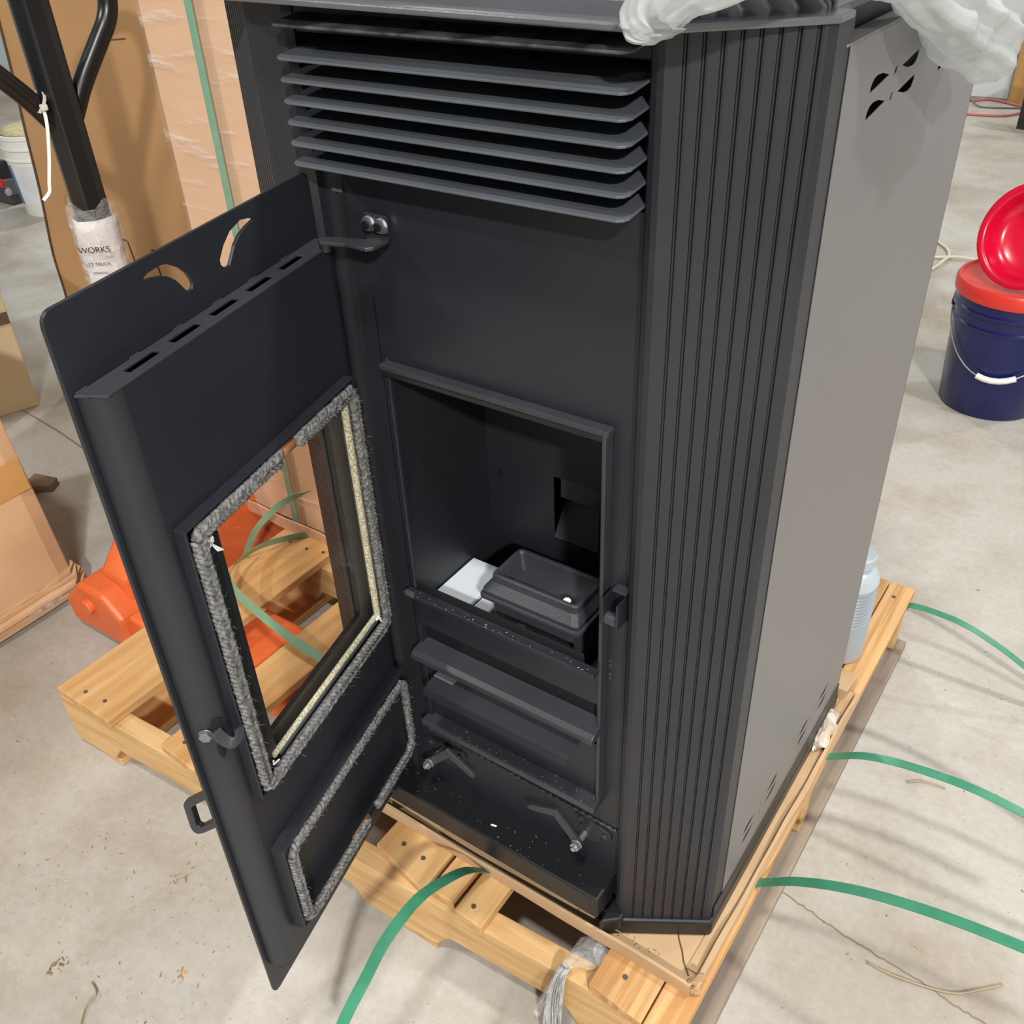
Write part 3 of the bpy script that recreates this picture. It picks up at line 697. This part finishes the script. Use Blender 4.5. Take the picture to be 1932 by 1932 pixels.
# latch bolt, hook and outside handle
bm = NB(); hexbolt(bm, (.3492, .0165, .6975), (.92, .39, 0), .0062, .0050, 0); Dr('latch_bolt', bm, M('dull_zinc', (.30, .31, .33), .4, .8), .0006)
bm = NB(); prism(bm, [(.3450, .7080), (.3370, .7110), (.3330, .7080), (.3375, .6930), (.3360, .6790), (.3400, .6700), (.3460, .6640), (.3465, .6700), (.3425, .6900)], 'y', .0225, .0268); Dr('latch_slot_shade', bm, M('slot_shade_black', (.002, .002, .002), .9))  # raised black plate stands in for the shade inside the open slot
bm = NB()
hk = spline([(.3462, .0265, .7015), (.3430, .030, .6890), (.3395, .034, .6820), (.3340, .036, .6800), (.3295, .0375, .6840), (.3275, .0375, .6910)], 5)
sweep(bm, hk, [(-.0055, -.0018), (.0055, -.0018), (.0055, .0018), (-.0055, .0018)], upv=(0, 1, 0)); Dr('latch_hook', bm, IRON, .0008)
bm = NB()
prism(bm, [(-.0035, .6015), (-.012, .6015), (-.0425, .574), (-.0455, .568), (-.0470, .530), (-.0450, .5235), (-.0400, .5215), (-.0300, .528), (-.0035, .552)], 'x', .3440, .3520,
      holes=[[(-.0045, .5905), (-.0125, .590), (-.0330, .571), (-.0355, .566), (-.0365, .5375), (-.0330, .5360), (-.0045, .5630)]])
Dr('handle', bm, BLK, .0012)

# ------------------------------------------------------------------ straps
def strap(pts, wv, lab, width=.016, mat=STRAP, group=None):
    bm = NB(); ribbon(bm, spline(pts, 10), wv, width, .0012)
    return tag(obj('strap', bm, mat, smooth=True, autos=40), lab, 'strap', 'green strapping bands around the pallet')
strap([(-.209, .01, .1475), (-.209, -.0237, .1543), (-.209, -.065, .205), (-.209, -.1048, .238), (-.209, -.1679, .2714), (-.209, -.2312, .2688), (-.209, -.2756, .2436), (-.212, -.3227, .205), (-.215, -.37, .14)],
      (1, 0, 0), 'green strapping band end arching out in front of the stove')
strap([(.10, .171, .1475), (.1218, .171, .1499), (.18, .171, .2000), (.255, .171, .2418), (.345, .171, .270), (.4434, .171, .2859), (.52, .171, .29), (.6, .171, .285)], (0, 1, 0), 'green strapping band end curving over the floor, nearest of three on the right')
strap([(.10, .447, .1475), (.1263, .447, .1494), (.18, .447, .185), (.2442, .447, .2041), (.33, .447, .213), (.4092, .447, .2063), (.48, .447, .19), (.56, .447, .16)], (0, 1, 0), 'green strapping band end curving over the floor, middle of three on the right')
strap([(.1305, .906, .128), (.134, .906, .138), (.18, .906, .1405), (.2358, .906, .1347), (.30, .906, .112), (.3486, .906, .0885), (.43, .906, .05), (.55, .906, .003)], (0, 1, 0), 'green strapping band at the far pallet corner beside the silver bottle')
strap([(-1.02, .445, .153), (-1.045, .403, .160), (-1.060, .323, .178), (-1.022, .226, .205), (-.961, .175, .215), (-.787, .135, .22), (-.684, .135, .2), (-.595, .142, .17), (-.549, .143, .152)],
      (.35, .55, .75), 'pale green strapping loop lying over the deck boards behind the door glass', .017, STRAPL)
strap([(-1.087, .305, .152), (-1.067, .307, .19), (-1.032, .32, .25), (-.988, .364, .30), (-.925, .407, .33), (-.862, .434, .35), (-.80, .44, .36)], (.75, .60, .25), 'pale green strapping tail curving up against the tan carton behind the door glass', .013, STRAPL)

# ------------------------------------------------------------------ film-wrapped carton with the second unit
fc = thing('wrapped_carton', (-.9, .75, T1), 'tall tan carton wrapped in clear film behind the open door', 'carton')
FY = .455
bm = NB(); box(bm, -1.215, -.60, FY, .93, T1+.006, 1.62); o = obj('carton_body', bm, CARDL, fc, bev=.004)
bm = NB(); N_ = 40
for iz in range(N_+1):
    for ix in range(24):
        pass
gx, gz = 26, 60; vv = {}
for ix in range(gx+1):
    for iz in range(gz+1):
        x = -1.214+.612*ix/gx; z = T1+.012+1.2*iz/gz
        vv[ix, iz] = bm.verts.new((x, FY-.004-.007*abs(noise.noise(Vector((x*3+z*2, z*6-x*4, .5)))), z))
for ix in range(gx):
    for iz in range(gz): bm.faces.new((vv[ix, iz], vv[ix+1, iz], vv[ix+1, iz+1], vv[ix, iz+1]))
o = obj('stretch_film', bm, FILM, fc, smooth=True); o['label'] = 'clear wrinkled stretch film over the carton face'
bm = NB(); ribbon(bm, [(-1.068, FY-.0135, T1+.012), (-1.068, FY-.0135, .6), (-1.066, FY-.0135, 1.62)], (1, 0, 0), .018, .0012)
tag(obj('strap', bm, STRAPL), 'pale green strapping band running up the film-wrapped tan carton', 'strap', 'green strapping bands around the pallet')
bm = NB(); sweep(bm, [(-1.25+.66*i/20, FY-.022+.004*math.sin(i), T1+.001) for i in range(21)], lambda t: [(-.002, 0), (.002, 0), (.007, .030+.006*math.sin(t*9)-.012*max(0, t-.5)), (.003, .030+.006*math.sin(t*9)-.012*max(0, t-.5))])
obj('tray_flap', bm, CARDL, fc)
# plain flat carton behind
pc = thing('flat_carton', (-1.9, .8, 0), 'large plain brown carton panel leaning upright behind the pallet jack', 'carton')
SY = .80
lean = lambda z: .05*z
bm = NB(); X0 = -2.415
ys = [0]
poly = [(X0-.035, 0.0), (X0+.012, .26), (X0+.006, .42), (X0+.028, .60), (X0+.038, .78), (X0+.052, .95), (X0+.06, 1.25), (X0+.07, 1.65), (-1.35, 1.65), (-1.35, 0.0)]
prism(bm, poly, 'y', SY, SY+.012)
for v in bm.verts: v.co.y += lean(v.co.z)
obj('panel', bm, CARD, pc)
bm = NB(); pe = [Vector((x-.0015, SY+.002+lean(z), z)) for x, z in poly[:8]]
sweep(bm, spline(pe, 4), [(-.003, -.006), (.004, -.006), (.004, .006), (-.003, .006)], upv=(0, 1, 0)); obj('corrugated_edge', bm, CARDE, pc)
bm = NB()
def line(x0, z0, x1, z1, wd=.006):
    ribbon(bm, [(x0, SY-.0008+lean(z0), z0), (x1, SY-.0008+lean(z1), z1)], (0, 0, 1) if abs(x1-x0) > abs(z1-z0) else (1, 0, 0), wd, .0006)
def onS(u, v):   # sheet coordinates were measured off the photo once; kept as metres
    return u, v
line(-2.090, .527, -2.020, .522); line(-2.020, .522, -1.995, .425); line(-2.088, .527, -2.06, .425)
line(-1.918, .514, -1.70, .503); line(-1.918, .514, -1.895, .425); line(-1.895, .425, -1.70, .418)
o = obj('printed_marks', bm, INK, pc); o['label'] = 'dark printed outlines on the panel'
bm = NB(); line(-1.965, 1.02, -1.84, 1.032, .003); obj('score_mark', bm, CARDE, pc)

# ------------------------------------------------------------------ pallet jack
pj = thing('pallet_jack', (-1.3, .4, 0), 'orange pallet jack with a black handle, forks under the pallet', 'pallet jack')
def J(name, bm, mat, bev=0., smooth=False, autos=None): return obj(name, bm, mat, pj, bev, smooth, autos=autos)
for y0, y1 in ((.075, .250), (.560, .735)):
    bm = NB(); prism(bm, [(-1.31, .045), (-1.31, .092), (-1.2, .100), (-.30, .100), (-.17, .07), (-.17, .045)], 'y', y0, y1); J('fork', bm, ORANGE, .006)
    bm = NB(); prism(bm, [(-1.395, .022), (-1.405, .075), (-1.33, .150), (-1.25, .150), (-1.20, .104), (-1.20, .022)], 'y', y0-.02, y1+.02); J('fork_heel', bm, ORANGE, .010)
    bm = NB(); cyl(bm, (-1.305, y0-.032, .10), (-1.305, y0-.010, .10), .018, 18); J('pivot_boss', bm, ORANGE, .003)
    bm = NB(); cyl(bm, (-.26, y0+.03, .042), (-.26, y1-.03, .042), .030, 20); J('load_roller', bm, DARKP)
bm = NB(); prism(bm, [(.10, .03), (.72, .03), (.72, .17), (.66, .235), (.16, .235), (.10, .17)], 'x', -1.30, -1.215); J('cross_plate', bm, ORANGE, .010)
bm = NB(); prism(bm, [(.24, .22), (.60, .22), (.60, .30), (.54, .40), (.30, .40), (.24, .30)], 'x', -1.36, -1.28); J('upright', bm, ORANGE, .012)
bm = NB(); cyl(bm, (-1.47, .42, .10), (-1.475, .42, .50), .042, 24); J('pump', bm, JACKB, .004)
for y in (.33, .51):
    bm = NB(); cyl(bm, (-1.47, y-.028, .09), (-1.47, y+.028, .09), .088, 28); J('steer_wheel', bm, DARKP, .006)
P0 = Vector((-1.470, .42, .46)); P1 = Vector((-1.482, .421, 1.30))
bm = NB(); sweep(bm, [P0, P1], circ(.036, 8), upv=(0, 1, 0)); J('mast', bm, JACKB, .004)
for sg in (-1, 1):
    bm = NB(); k = -1.479
    pts = [(k, .42+sg*.015, .965), (k, .42+sg*.06, 1.028), (k, .42+sg*.115, 1.090), (k, .42+sg*.148, 1.128), (k, .42+sg*.162, 1.165), (k, .42+sg*.160, 1.215), (k, .42+sg*.135, 1.265), (k, .42+sg*.08, 1.298), (k, .42, 1.308)]
    tube(bm, spline(pts, 5), .0185, 14); J('handle_bar', bm, JACKB, 0, True, 60)
# manual pouch on the mast
pch = thing('manual_pouch', (-1.44, .41, .60), 'clear pouch holding a white paper manual, taped round the jack mast', 'pouch')
bm = NB(); n = 10; k = 12; vv = {}
for i in range(k+1):
    for j in range(n+1):
        a = math.radians(-120+240*j/n)-math.radians(50); z = .50+.295*i/k
        r = .043+.006*noise.noise(Vector((j*.6, i*.5, 2)))+.006*math.sin(j*1.1)*(1-i/k)
        vv[i, j] = bm.verts.new((-1.472+r*math.cos(a), .42+r*math.sin(a), z))
for i in range(k):
    for j in range(n): bm.faces.new((vv[i, j], vv[i+1, j], vv[i+1, j+1], vv[i, j+1]))
o = obj('paper_manual', bm, M('manual_paper', (.78, .74, .70), .5, col2=(.70, .66, .63), scale=9), pch, smooth=True)
mo = o.modifiers.new('thick', 'SOLIDIFY'); mo.thickness = .001
bm = NB()
for i in range(9):
    for j in range(n+1):
        a = math.radians(-130+260*j/n)-math.radians(50); z = .49+.335*i/8
        r = .050+.005*noise.noise(Vector((j*.8, i*.5, 5)))
        zz = z+(.012*math.sin(j*2.0) if i == 8 else 0)
        vv[i, j] = bm.verts.new((-1.472+r*math.cos(a), .42+r*math.sin(a), zz))
for i in range(8):
    for j in range(n): bm.faces.new((vv[i, j], vv[i+1, j], vv[i+1, j+1], vv[i, j+1]))
obj('clear_sleeve', bm, film_mat('sleeve_film', .22, .6, 30, (1, 1, 1)), pch, smooth=True)
def text(s, size, loc, rot, mat, parent, name='lettering', sq=1.):
    cu = bpy.data.curves.new(name, 'FONT'); cu.body = s; cu.size = size; cu.align_x = 'CENTER'; cu.extrude = .0002
    t = bpy.data.objects.new(name, cu); COL.objects.link(t)
    dg = bpy.context.evaluated_depsgraph_get(); me = bpy.data.meshes.new_from_object(t.evaluated_get(dg))
    bpy.data.objects.remove(t)
    o = bpy.data.objects.new(name, me); COL.objects.link(o); me.materials.append(mat)
    o.parent = parent; o.location = Vector(loc)-OFF[parent.name]; o.rotation_euler = rot; o.scale = (sq, 1, 1)
    return o
ta = math.radians(-50)
def ont(z, r=.0525): return (-1.472+r*math.cos(ta), .42+r*math.sin(ta), z)
tr = (math.radians(90), 0, ta+math.radians(90))
text('WORKS', .0175, ont(.735), tr, INKB, pch); text('LET TRUCK', .0095, ont(.708), tr, INKB, pch); text('(MANUAL)', .0065, ont(.691), tr, INKB, pch)
# zip tie
zt = thing('zip_tie', (-1.47, .36, .9), 'white plastic cable tie looped round the left handle bar of the jack', 'cable tie')
bm = NB(); c0 = Vector((-1.479, .378, 1.015)); pts = []
for i in range(17):
    a = 2*math.pi*i/16; pts.append(c0+Vector((.0215*math.cos(a), .014*math.sin(a), .0185*math.sin(a))))
ribbon(bm, pts, (0, -.7, .7), .006, .0015); obj('loop', bm, WHITEP, zt)
bm = NB(); ribbon(bm, spline([(-1.452, .372, 1.012), (-1.448, .366, .98), (-1.448, .352, .93), (-1.448, .336, .885), (-1.448, .330, .868), (-1.452, .316, .856)], 5), (.6, .8, 0), .006, .0015); obj('tail', bm, WHITEP, zt)
obj('lock_head', B(-1.456, -1.444, .366, .377, 1.006, 1.017), WHITEP, zt, bev=.002)

# ------------------------------------------------------------------ crushed carton at left and the one behind
lc = thing('crushed_carton', (-1.75, -.2, 0), 'tan taped carton with a crushed layered base at the left edge', 'carton')
def lcx(z): return -1.475-.035*max(0, z-.05)
bm = NB()
pts = [(-1.49, .125), (-1.478, .09), (-1.474, -.1), (-1.474, -.75), (-2.1, -.75), (-2.1, .125)]
prism(bm, pts, 'z', .075, .62)
for v in bm.verts: v.co.y += -.04*(v.co.z-.1) if v.co.y > .05 else 0; v.co.x += -.03*(v.co.z-.1)
o = obj('carton_body', bm, CARDF, lc, bev=.004)
for k in range(6):
    bm = NB(); rg = random.Random(k); z = .018+.0105*k; n = 24
    e = .006*math.sin(k*2.4)+(.010 if k in (2, 3) else 0)
    pl = [(-1.471+e+.004*noise.noise(Vector((i*.8, k, 0))), -.75+(.868+.010*math.sin(k*1.9))*i/n) for i in range(n+1)]
    pl += [(-1.50, .150+.008*math.sin(k)), (-2.1, .150), (-2.1, -.75)]
    prism(bm, pl, 'z', z, z+.0088)
    wobble(bm, .0035, 24, k)
    obj('crushed_layer', bm, CARDF, lc)
bm = NB(); ribbon(bm, [(-1.4782, -.74, .33), (-1.4800, .105, .345)], (0, 0, 1), .075, .001)
for v in bm.verts: v.co.x += -.002
o = obj('tape_strip', bm, TAPE, lc)
bm = crumple((-1.468, .03, .040), (.006, .05, .008), .006, 60, 2.2); o = obj('torn_film', bm, FILMT, lc)
bc = thing('tape_edged_carton', (-2.6, .4, 0), 'beige carton with a brown tape band near the left frame edge', 'carton')
bm = NB(); prism(bm, [(-2.405, .617), (-2.472, .42), (-2.56, .12), (-3.2, .32), (-3.1, .82)], 'z', 0, .55)
for v in bm.verts: v.co.x += .04*(v.co.z)
obj('carton_body', bm, M('beige_board', (.68, .55, .35), .55, col2=(.60, .47, .28), scale=3), bc, bev=.003)
bm = NB(); ribbon(bm, [(-2.405+.0165+.002, .617-.004, .30), (-2.472+.0165+.002, .418, .30), (-2.56+.0165+.002, .118, .30)], (0, 0, 1), .034, .002)
obj('tape_band', bm, M('brown_band', (.14, .09, .06), .5), bc)
bm = NB(); ribbon(bm, spline([(-2.452, .48, .075), (-2.45, .486, .08), (-2.447, .493, .074)], 3), (0, 0, 1), .018, .001); obj('torn_spot', bm, M('torn_brown', (.20, .09, .04), .8), bc)
bm = NB(); prism(bm, [(-1.99, .30), (-1.93, .345), (-1.945, .375), (-2.02, .36)], 'z', 0, .02); wobble(bm, .006, 30, 1.)
tag(obj('cardboard_scrap', bm, M('scrap_brown', (.22, .15, .10), .8)), 'small dark torn cardboard scrap on the floor behind the crushed carton', 'cardboard scrap')

# ------------------------------------------------------------------ white bucket and tool far left
wk = thing('white_bucket', (-4.15, 1.86, 0), 'white plastic bucket with a blue label on the far floor', 'bucket')
cx = (-4.17, 1.86, 0)
bm = NB(); lathe(bm, [(.132, 0), (.134, .004), (.148, .25), (.154, .255), (.154, .262), (.149, .266), (.150, .30), (.156, .304), (.156, .312), (.151, .316), (.152, .345), (.157, .35), (.157, .365), (.146, .367), (.14, .33)], cx, 48); obj('pail', bm, WHITEP, wk, smooth=True, autos=40)
bm = NB(); n = 16; vv = {}
for i in range(n+1):
    a = math.radians(-118+100*i/n)
    for j in (0, 1):
        z = .055 if j == 0 else .235; r = .1325+(.0145/.25)*z+.0018
        vv[i, j] = bm.verts.new((cx[0]+r*math.cos(a), cx[1]+r*math.sin(a), z))
for i in range(n): bm.faces.new((vv[i, 0], vv[i+1, 0], vv[i+1, 1], vv[i, 1]))
lb = obj('label_band', bm, M('label_white', (.78, .80, .82), .4), wk, smooth=True)
bm = NB(); vv = {}
for i in range(n+1):
    a = math.radians(-120+24*i/n)
    for j in (0, 1):
        z = .055 if j == 0 else .235; r = .1325+(.0145/.25)*z+.0026
        vv[i, j] = bm.verts.new((cx[0]+r*math.cos(a), cx[1]+r*math.sin(a), z))
for i in range(n): bm.faces.new((vv[i, 0], vv[i+1, 0], vv[i+1, 1], vv[i, 1]))
obj('label_stripe', bm, BLUEL, wk, smooth=True)
bm = NB(); lathe(bm, [(.0, .36), (.135, .362), (.142, .372), (.11, .388), (.0, .392)], cx, 32, False); o = obj('pellet_fill', bm, M('pale_pellets', (.66, .58, .36), .8, col2=(.5, .42, .22), scale=60, bump=.6, bscale=60), wk, smooth=True); o['label'] = 'pale beige contents heaped level with the rim'; o['kind'] = 'stuff'
dl = thing('power_tool', (-4.62, 1.86, 0), 'black power tool with a red switch on the floor beside the white bucket', 'power tool')
bm = NB(); cyl(bm, (-4.75, 1.80, .13), (-4.50, 1.78, .145), .055, 20); obj('motor_body', bm, DARKP, dl, bev=.008)
bm = NB(); prism(bm, [(-4.60, .0), (-4.46, .0), (-4.455, .05), (-4.50, .12), (-4.58, .13), (-4.61, .05)], 'y', 1.73, 1.80); obj('grip', bm, M('tool_grey', (.05, .05, .055), .5), dl, bev=.01)
obj('switch', B(-4.515, -4.485, 1.722, 1.74, .085, .125), M('red_switch', (.6, .03, .04), .4), dl, bev=.004)
bm = NB(); cyl(bm, (-4.50, 1.75, .07), (-4.44, 1.72, .07), .016, 12); obj('chuck', bm, BARE, dl, bev=.002)

dl.location += Vector((.06, .043, 0))

# ------------------------------------------------------------------ blue bucket with red lid
bk = thing('blue_bucket', (.03, 2.11, 0), 'dark blue plastic bucket with a wire bail and orange-red lid', 'bucket')
c = (.035, 2.105, 0)
bm = NB(); lathe(bm, [(.128, 0), (.131, .004), (.1435, .245), (.144, .252), (.150, .255), (.1505, .262), (.1455, .266), (.1465, .292), (.1525, .295), (.153, .303), (.148, .307), (.149, .345), (.0, .346)], c, 64, False)
bd = obj('pail', bm, BLUEP, bk, smooth=True, autos=35)
bm = NB(); lathe(bm, [(.150, .330), (.1565, .332), (.1585, .338), (.1585, .362), (.154, .370), (.147, .371), (.143, .364), (.138, .362), (.0, .362)], c, 64, False)
obj('lid', bm, REDL, bk, smooth=True, autos=35)['label'] = 'orange-red snap lid'
bm = NB(); ea = Vector((-.149, -.014, .285)); eb = Vector((.149, .014, .285)); cc = Vector(c)
pts = []
for i in range(25):
    t = i/24; ang = math.pi*t
    base = ea.lerp(eb, (1-math.cos(ang))/2); out = Vector((.09, -1, 0)).normalized()
    drop = math.sin(ang); pts.append(cc+base+out*(.150*drop)+Vector((0, 0, -.155*drop**1.1)))
tube(bm, pts, .0019, 8); hd = obj('bail', bm, ZINC, bk, smooth=True)
bm = NB(); tube(bm, pts[10:16], .0085, 14); obj('grip', bm, WHITEP, bk, smooth=True, autos=50)
bm = NB(); tube(bm, [cc+ea+Vector((-.002, 0, 0)), cc+ea+Vector((.012, 0, 0))], .018, 16); obj('bail_ear', bm, BLUEP, bk)
# red shell on the lid
bm = NB(); prof = [(0, -.052), (.045, -.051), (.075, -.048), (.092, -.040), (.104, -.022), (.111, -.003), (.116, .001), (.127, .002), (.132, -.001), (.131, -.005), (.124, -.006), (.117, -.010), (.108, -.030), (.093, -.047), (.05, -.057), (0, -.058)]
lathe(bm, prof, (0, 0, 0), 56, False); bmesh.ops.remove_doubles(bm, verts=bm.verts[:], dist=1e-5)
for v in bm.verts: v.co.x *= .93
R = Matrix.Rotation(math.radians(-8), 4, 'Z') @ Matrix.Rotation(math.radians(66), 4, 'X')
bmesh.ops.transform(bm, matrix=Matrix.Translation((.036, 2.05, .500)) @ R @ Matrix.Scale(1.04, 4), verts=bm.verts[:])
tag(obj('plastic_shell', bm, REDS, smooth=True, autos=50), 'glossy red concave plastic shell standing on the blue bucket lid', 'plastic shell')

# ------------------------------------------------------------------ silver bottle, scraps beside it
bo = thing('silver_bottle', (.045, .70, T1), 'silver grey ribbed oil bottle with screw cap behind the stove', 'bottle')
c = (.062, .705, T1+.001); bm = NB()
def sq(bm, kx=1.):
    for v in bm.verts: v.co.x = c[0]+(v.co.x-c[0])*kx; v.co.z = c[2]+(v.co.z-c[2])*.90
    return bm
prof = [(.001, 0), (.042, 0), (.046, .004), (.046, .095)]
for i in range(10): prof += [(.0435, .099+.008*i), (.046, .103+.008*i)]
prof += [(.046, .184), (.043, .197), (.030, .212), (.021, .216), (.021, .222)]
lathe(bm, prof, c, 40); obj('bottle_body', sq(bm, .83), SILV, bo, smooth=True, autos=30)
bm = NB(); lathe(bm, [(.0465, .184), (.0435, .198), (.031, .2125), (.0215, .2165)], c, 40, False); obj('shoulder', sq(bm, .83), SILVL, bo, smooth=True)
bm = NB(); lathe(bm, [(.0255, .2175), (.0260, .219), (.0260, .2205), (.0235, .2215), (.0235, .2235), (.0265, .2245), (.0265, .243), (.0235, .246), (.001, .247)], c, 40); obj('screw_cap', sq(bm), SILVL, bo, smooth=True, autos=35)
bm = NB(); prism(bm, [(.055, .575), (.112, .578), (.116, .625), (.060, .63)], 'z', T1+.001, T1+.030); wobble(bm, .003, 40, 4)
tag(obj('cardboard_block', bm, CARDT, bev=.002), 'small brown corrugated cardboard block on the pallet below the silver bottle', 'cardboard block')
bm = crumple((.108, .485, TZ+.020), (.014, .050, .012), .012, 60, 6.6)
tag(obj('crumpled_paper', bm, PAPERB, smooth=True, autos=25), 'crumpled off-white paper wad wedged beside the stove side panel', 'paper')

# ------------------------------------------------------------------ plastic bag on the stove
def bag_lobe(spine, radii, seed, amp, s, n=60, k=14, upv=(0, 0, 1)):
    bm = NB(); sp = spline(spine, k); m = len(sp)
    rad = spline([(a, b, 0) for a, b in radii], k)
    def prof(t):
        q = rad[min(m-1, int(round(t*(m-1))))]; return [(x*f, y*f) for (x, y), f in zip(circ(max(q.x, .0015), n, max(q.y, .0015)), [1+.11*math.sin(3*a+seed)+.06*math.sin(7*a+2*seed+3*t)+.035*math.sin(13*a-5*t) for a in [2*math.pi*i/n for i in range(n)]])]
    sweep(bm, sp, prof, upv=upv)
    for v in bm.verts:
        p = v.co; d = noise.noise_vector(p*s+Vector((seed, 0, 0)))*amp
        d2 = noise.noise_vector(p*s*2.6+Vector((0, seed, 0)))*amp*.16
        v.co += d+d2
    return bm
bg = thing('plastic_bag', (.02, .1, 1.30), 'translucent white plastic bag draped over the top of the stove', 'bag')
obj('bag_lobe', bag_lobe([(.010, -.045, 1.270), (.0095, -.044, 1.277), (.012, -.040, 1.287), (.030, -.030, 1.303), (.062, -.008, 1.318), (.10, .03, 1.335), (.11, .09, 1.345)],
    [(.004, .004), (.018, .012), (.029, .017), (.036, .020), (.040, .024), (.042, .026), (.03, .02)], 2., .008, 24), BAGM, bg, smooth=True)
obj('bag_lobe', bag_lobe([(.06, .05, 1.325), (.085, .10, 1.310), (.118, .155, 1.288), (.135, .215, 1.258), (.142, .285, 1.230), (.146, .345, 1.207), (.147, .385, 1.190)],
    [(.026, .018), (.028, .018), (.030, .020), (.033, .022), (.034, .024), (.026, .02), (.006, .006)], 5., .010, 22), BAGM, bg, smooth=True)
obj('bag_lobe', bag_lobe([(.11, .30, 1.335), (.15, .37, 1.310), (.165, .40, 1.290), (.17, .415, 1.283)], [(.03, .03), (.032, .03), (.02, .02), (.004, .004)], 8., .007, 24), BAGM, bg, smooth=True)
obj('bag_sheet', bag_lobe([(.02, .03, 1.322), (.04, .12, 1.330), (.06, .25, 1.325), (.10, .36, 1.318)], [(.02, .012), (.06, .02), (.06, .02), (.03, .02)], 9., .008, 20), BAGM, bg, smooth=True)

# ------------------------------------------------------------------ twisted clear film under the tray
tf = thing('twisted_film', (-.02, -.1, .12), 'twisted clear plastic film hanging over the front of the pallet', 'plastic film')
def film(spine, radii, seed, amp, s): return bag_lobe(spine, radii, seed, amp, s, 26, 10, (1, 0, 0))
obj('film_bunch', film([(-.016, -.006, .118), (-.020, -.030, .130), (-.028, -.055, .147), (-.034, -.076, .156), (-.0365, -.088, .155)], [(.016, .018), (.020, .024), (.016, .020), (.011, .012), (.006, .007)], 1., .006, 38), FILMC, tf, smooth=True)
obj('film_bunch', film([(-.008, .004, .108), (-.008, -.018, .112), (-.010, -.036, .110), (-.012, -.046, .104)], [(.014, .014), (.024, .020), (.022, .016), (.004, .004)], 3., .007, 48), FILMT, tf, smooth=True)
bm = NB(); rg = random.Random(5)
for q in range(46):
    a = rg.uniform(0, 6.28); ra = rg.uniform(.3, 1.); ph = rg.uniform(-1, 1)
    pts = []
    for (cx_, cy_, cz_, rd) in ((-.036, -.086, .158, .005), (-.038, -.098, .152, .0065), (-.039, -.110, .125, .0105), (-.040, -.116, .085, .0125), (-.042, -.119, .045, .0135), (-.044, -.121, .004, .0125)):
        tw = a+(.15-cz_)*7
        pts.append((cx_+rd*ra*math.cos(tw), cy_+rd*.7*ra*math.sin(tw), cz_))
    ribbon(bm, spline(pts, 5), (math.cos(a), math.sin(a), .2), rg.uniform(.0018, .0045), .0003)
obj('film_tail', bm, FILMS, tf, smooth=True)['kind'] = 'stuff'
obj('film_veil', film([(-.038, -.092, .155), (-.046, -.106, .135), (-.053, -.114, .105), (-.058, -.118, .075)], [(.006, .002), (.016, .003), (.022, .003), (.016, .002)], 6., .004, 50), FILMC, tf, smooth=True)

# ------------------------------------------------------------------ far right: cords, stud, case
def cord(pts, r, mat, lab): tag(obj('cord', tube(NB(), spline(pts, 8), r, 8), mat, smooth=True), lab, 'cord', 'cords and wires on the floor')
cord([(-.45, 3.38, .006), (-.4309, 3.3395, .006), (-.3759, 3.2676, .008), (-.3482, 3.1976, .006), (-.35, 3.12, .012), (-.3707, 3.0164, .006), (-.42, 2.9, .006)], .006, CREAM, 'cream cord loop on the floor left of the blue bucket')
cord([(-.45, 3.16, .006), (-.392, 3.1544, .006), (-.3042, 3.177, .014), (-.2, 3.2, .006), (-.05, 3.25, .006)], .006, CREAM, 'cream cord running behind the blue bucket')
cord([(-1.1, 5.78, .008), (-.8908, 5.8114, .008), (-.7923, 5.885, .008), (-.6072, 5.7789, .008), (-.52, 5.70, .008)], .0065, REDC, 'red extension cord along the foot of the white wall')
cord([(-1.0, 5.43, .008), (-.8315, 5.4651, .008), (-.6497, 5.5088, .008), (-.5739, 5.6121, .008), (-.5, 5.70, .008)], .0065, REDC, 'red extension cord crossing the floor before the white wall')
cord([(-.97, 5.80, .17), (-.90, 5.74, .06), (-.83, 5.70, .01), (-.7503, 5.6848, .006), (-.6123, 5.7338, .006), (-.55, 5.75, .006)], .005, GREYC, 'grey wire looping down from the wall to the floor')
bm = NB(); prism(bm, [(-.690, 0), (-.50, 0), (-.50, 1.4), (-.690, 1.4)], 'y', 5.835, 5.875); tag(obj('wood_plank', bm, STUDM, bev=.003), 'orange-brown wooden plank upright against the white wall', 'plank')
cs = thing('black_case', (-.44, 5.1, 0), 'black case with a white mark standing at the right frame edge', 'case')
bm = NB(); prism(bm, [(-.520, 5.195), (-.40, 5.165), (-.37, 5.30), (-.49, 5.33)], 'z', .004, .32); obj('case_body', bm, DARKP, cs, bev=.006)
bm = NB(); prism(bm, [(-.522, 5.193), (-.40, 5.162), (-.37, 5.302), (-.492, 5.333)], 'z', 0.0, .02); obj('case_foot', bm, M('case_grey', (.35, .34, .32), .6), cs)
bm = NB(); ribbon(bm, [(-.481, 5.1835, .165), (-.474, 5.182, .175), (-.470, 5.181, .20)], (0, 0, 1), .03, .001); obj('white_mark', bm, WHITEP, cs)
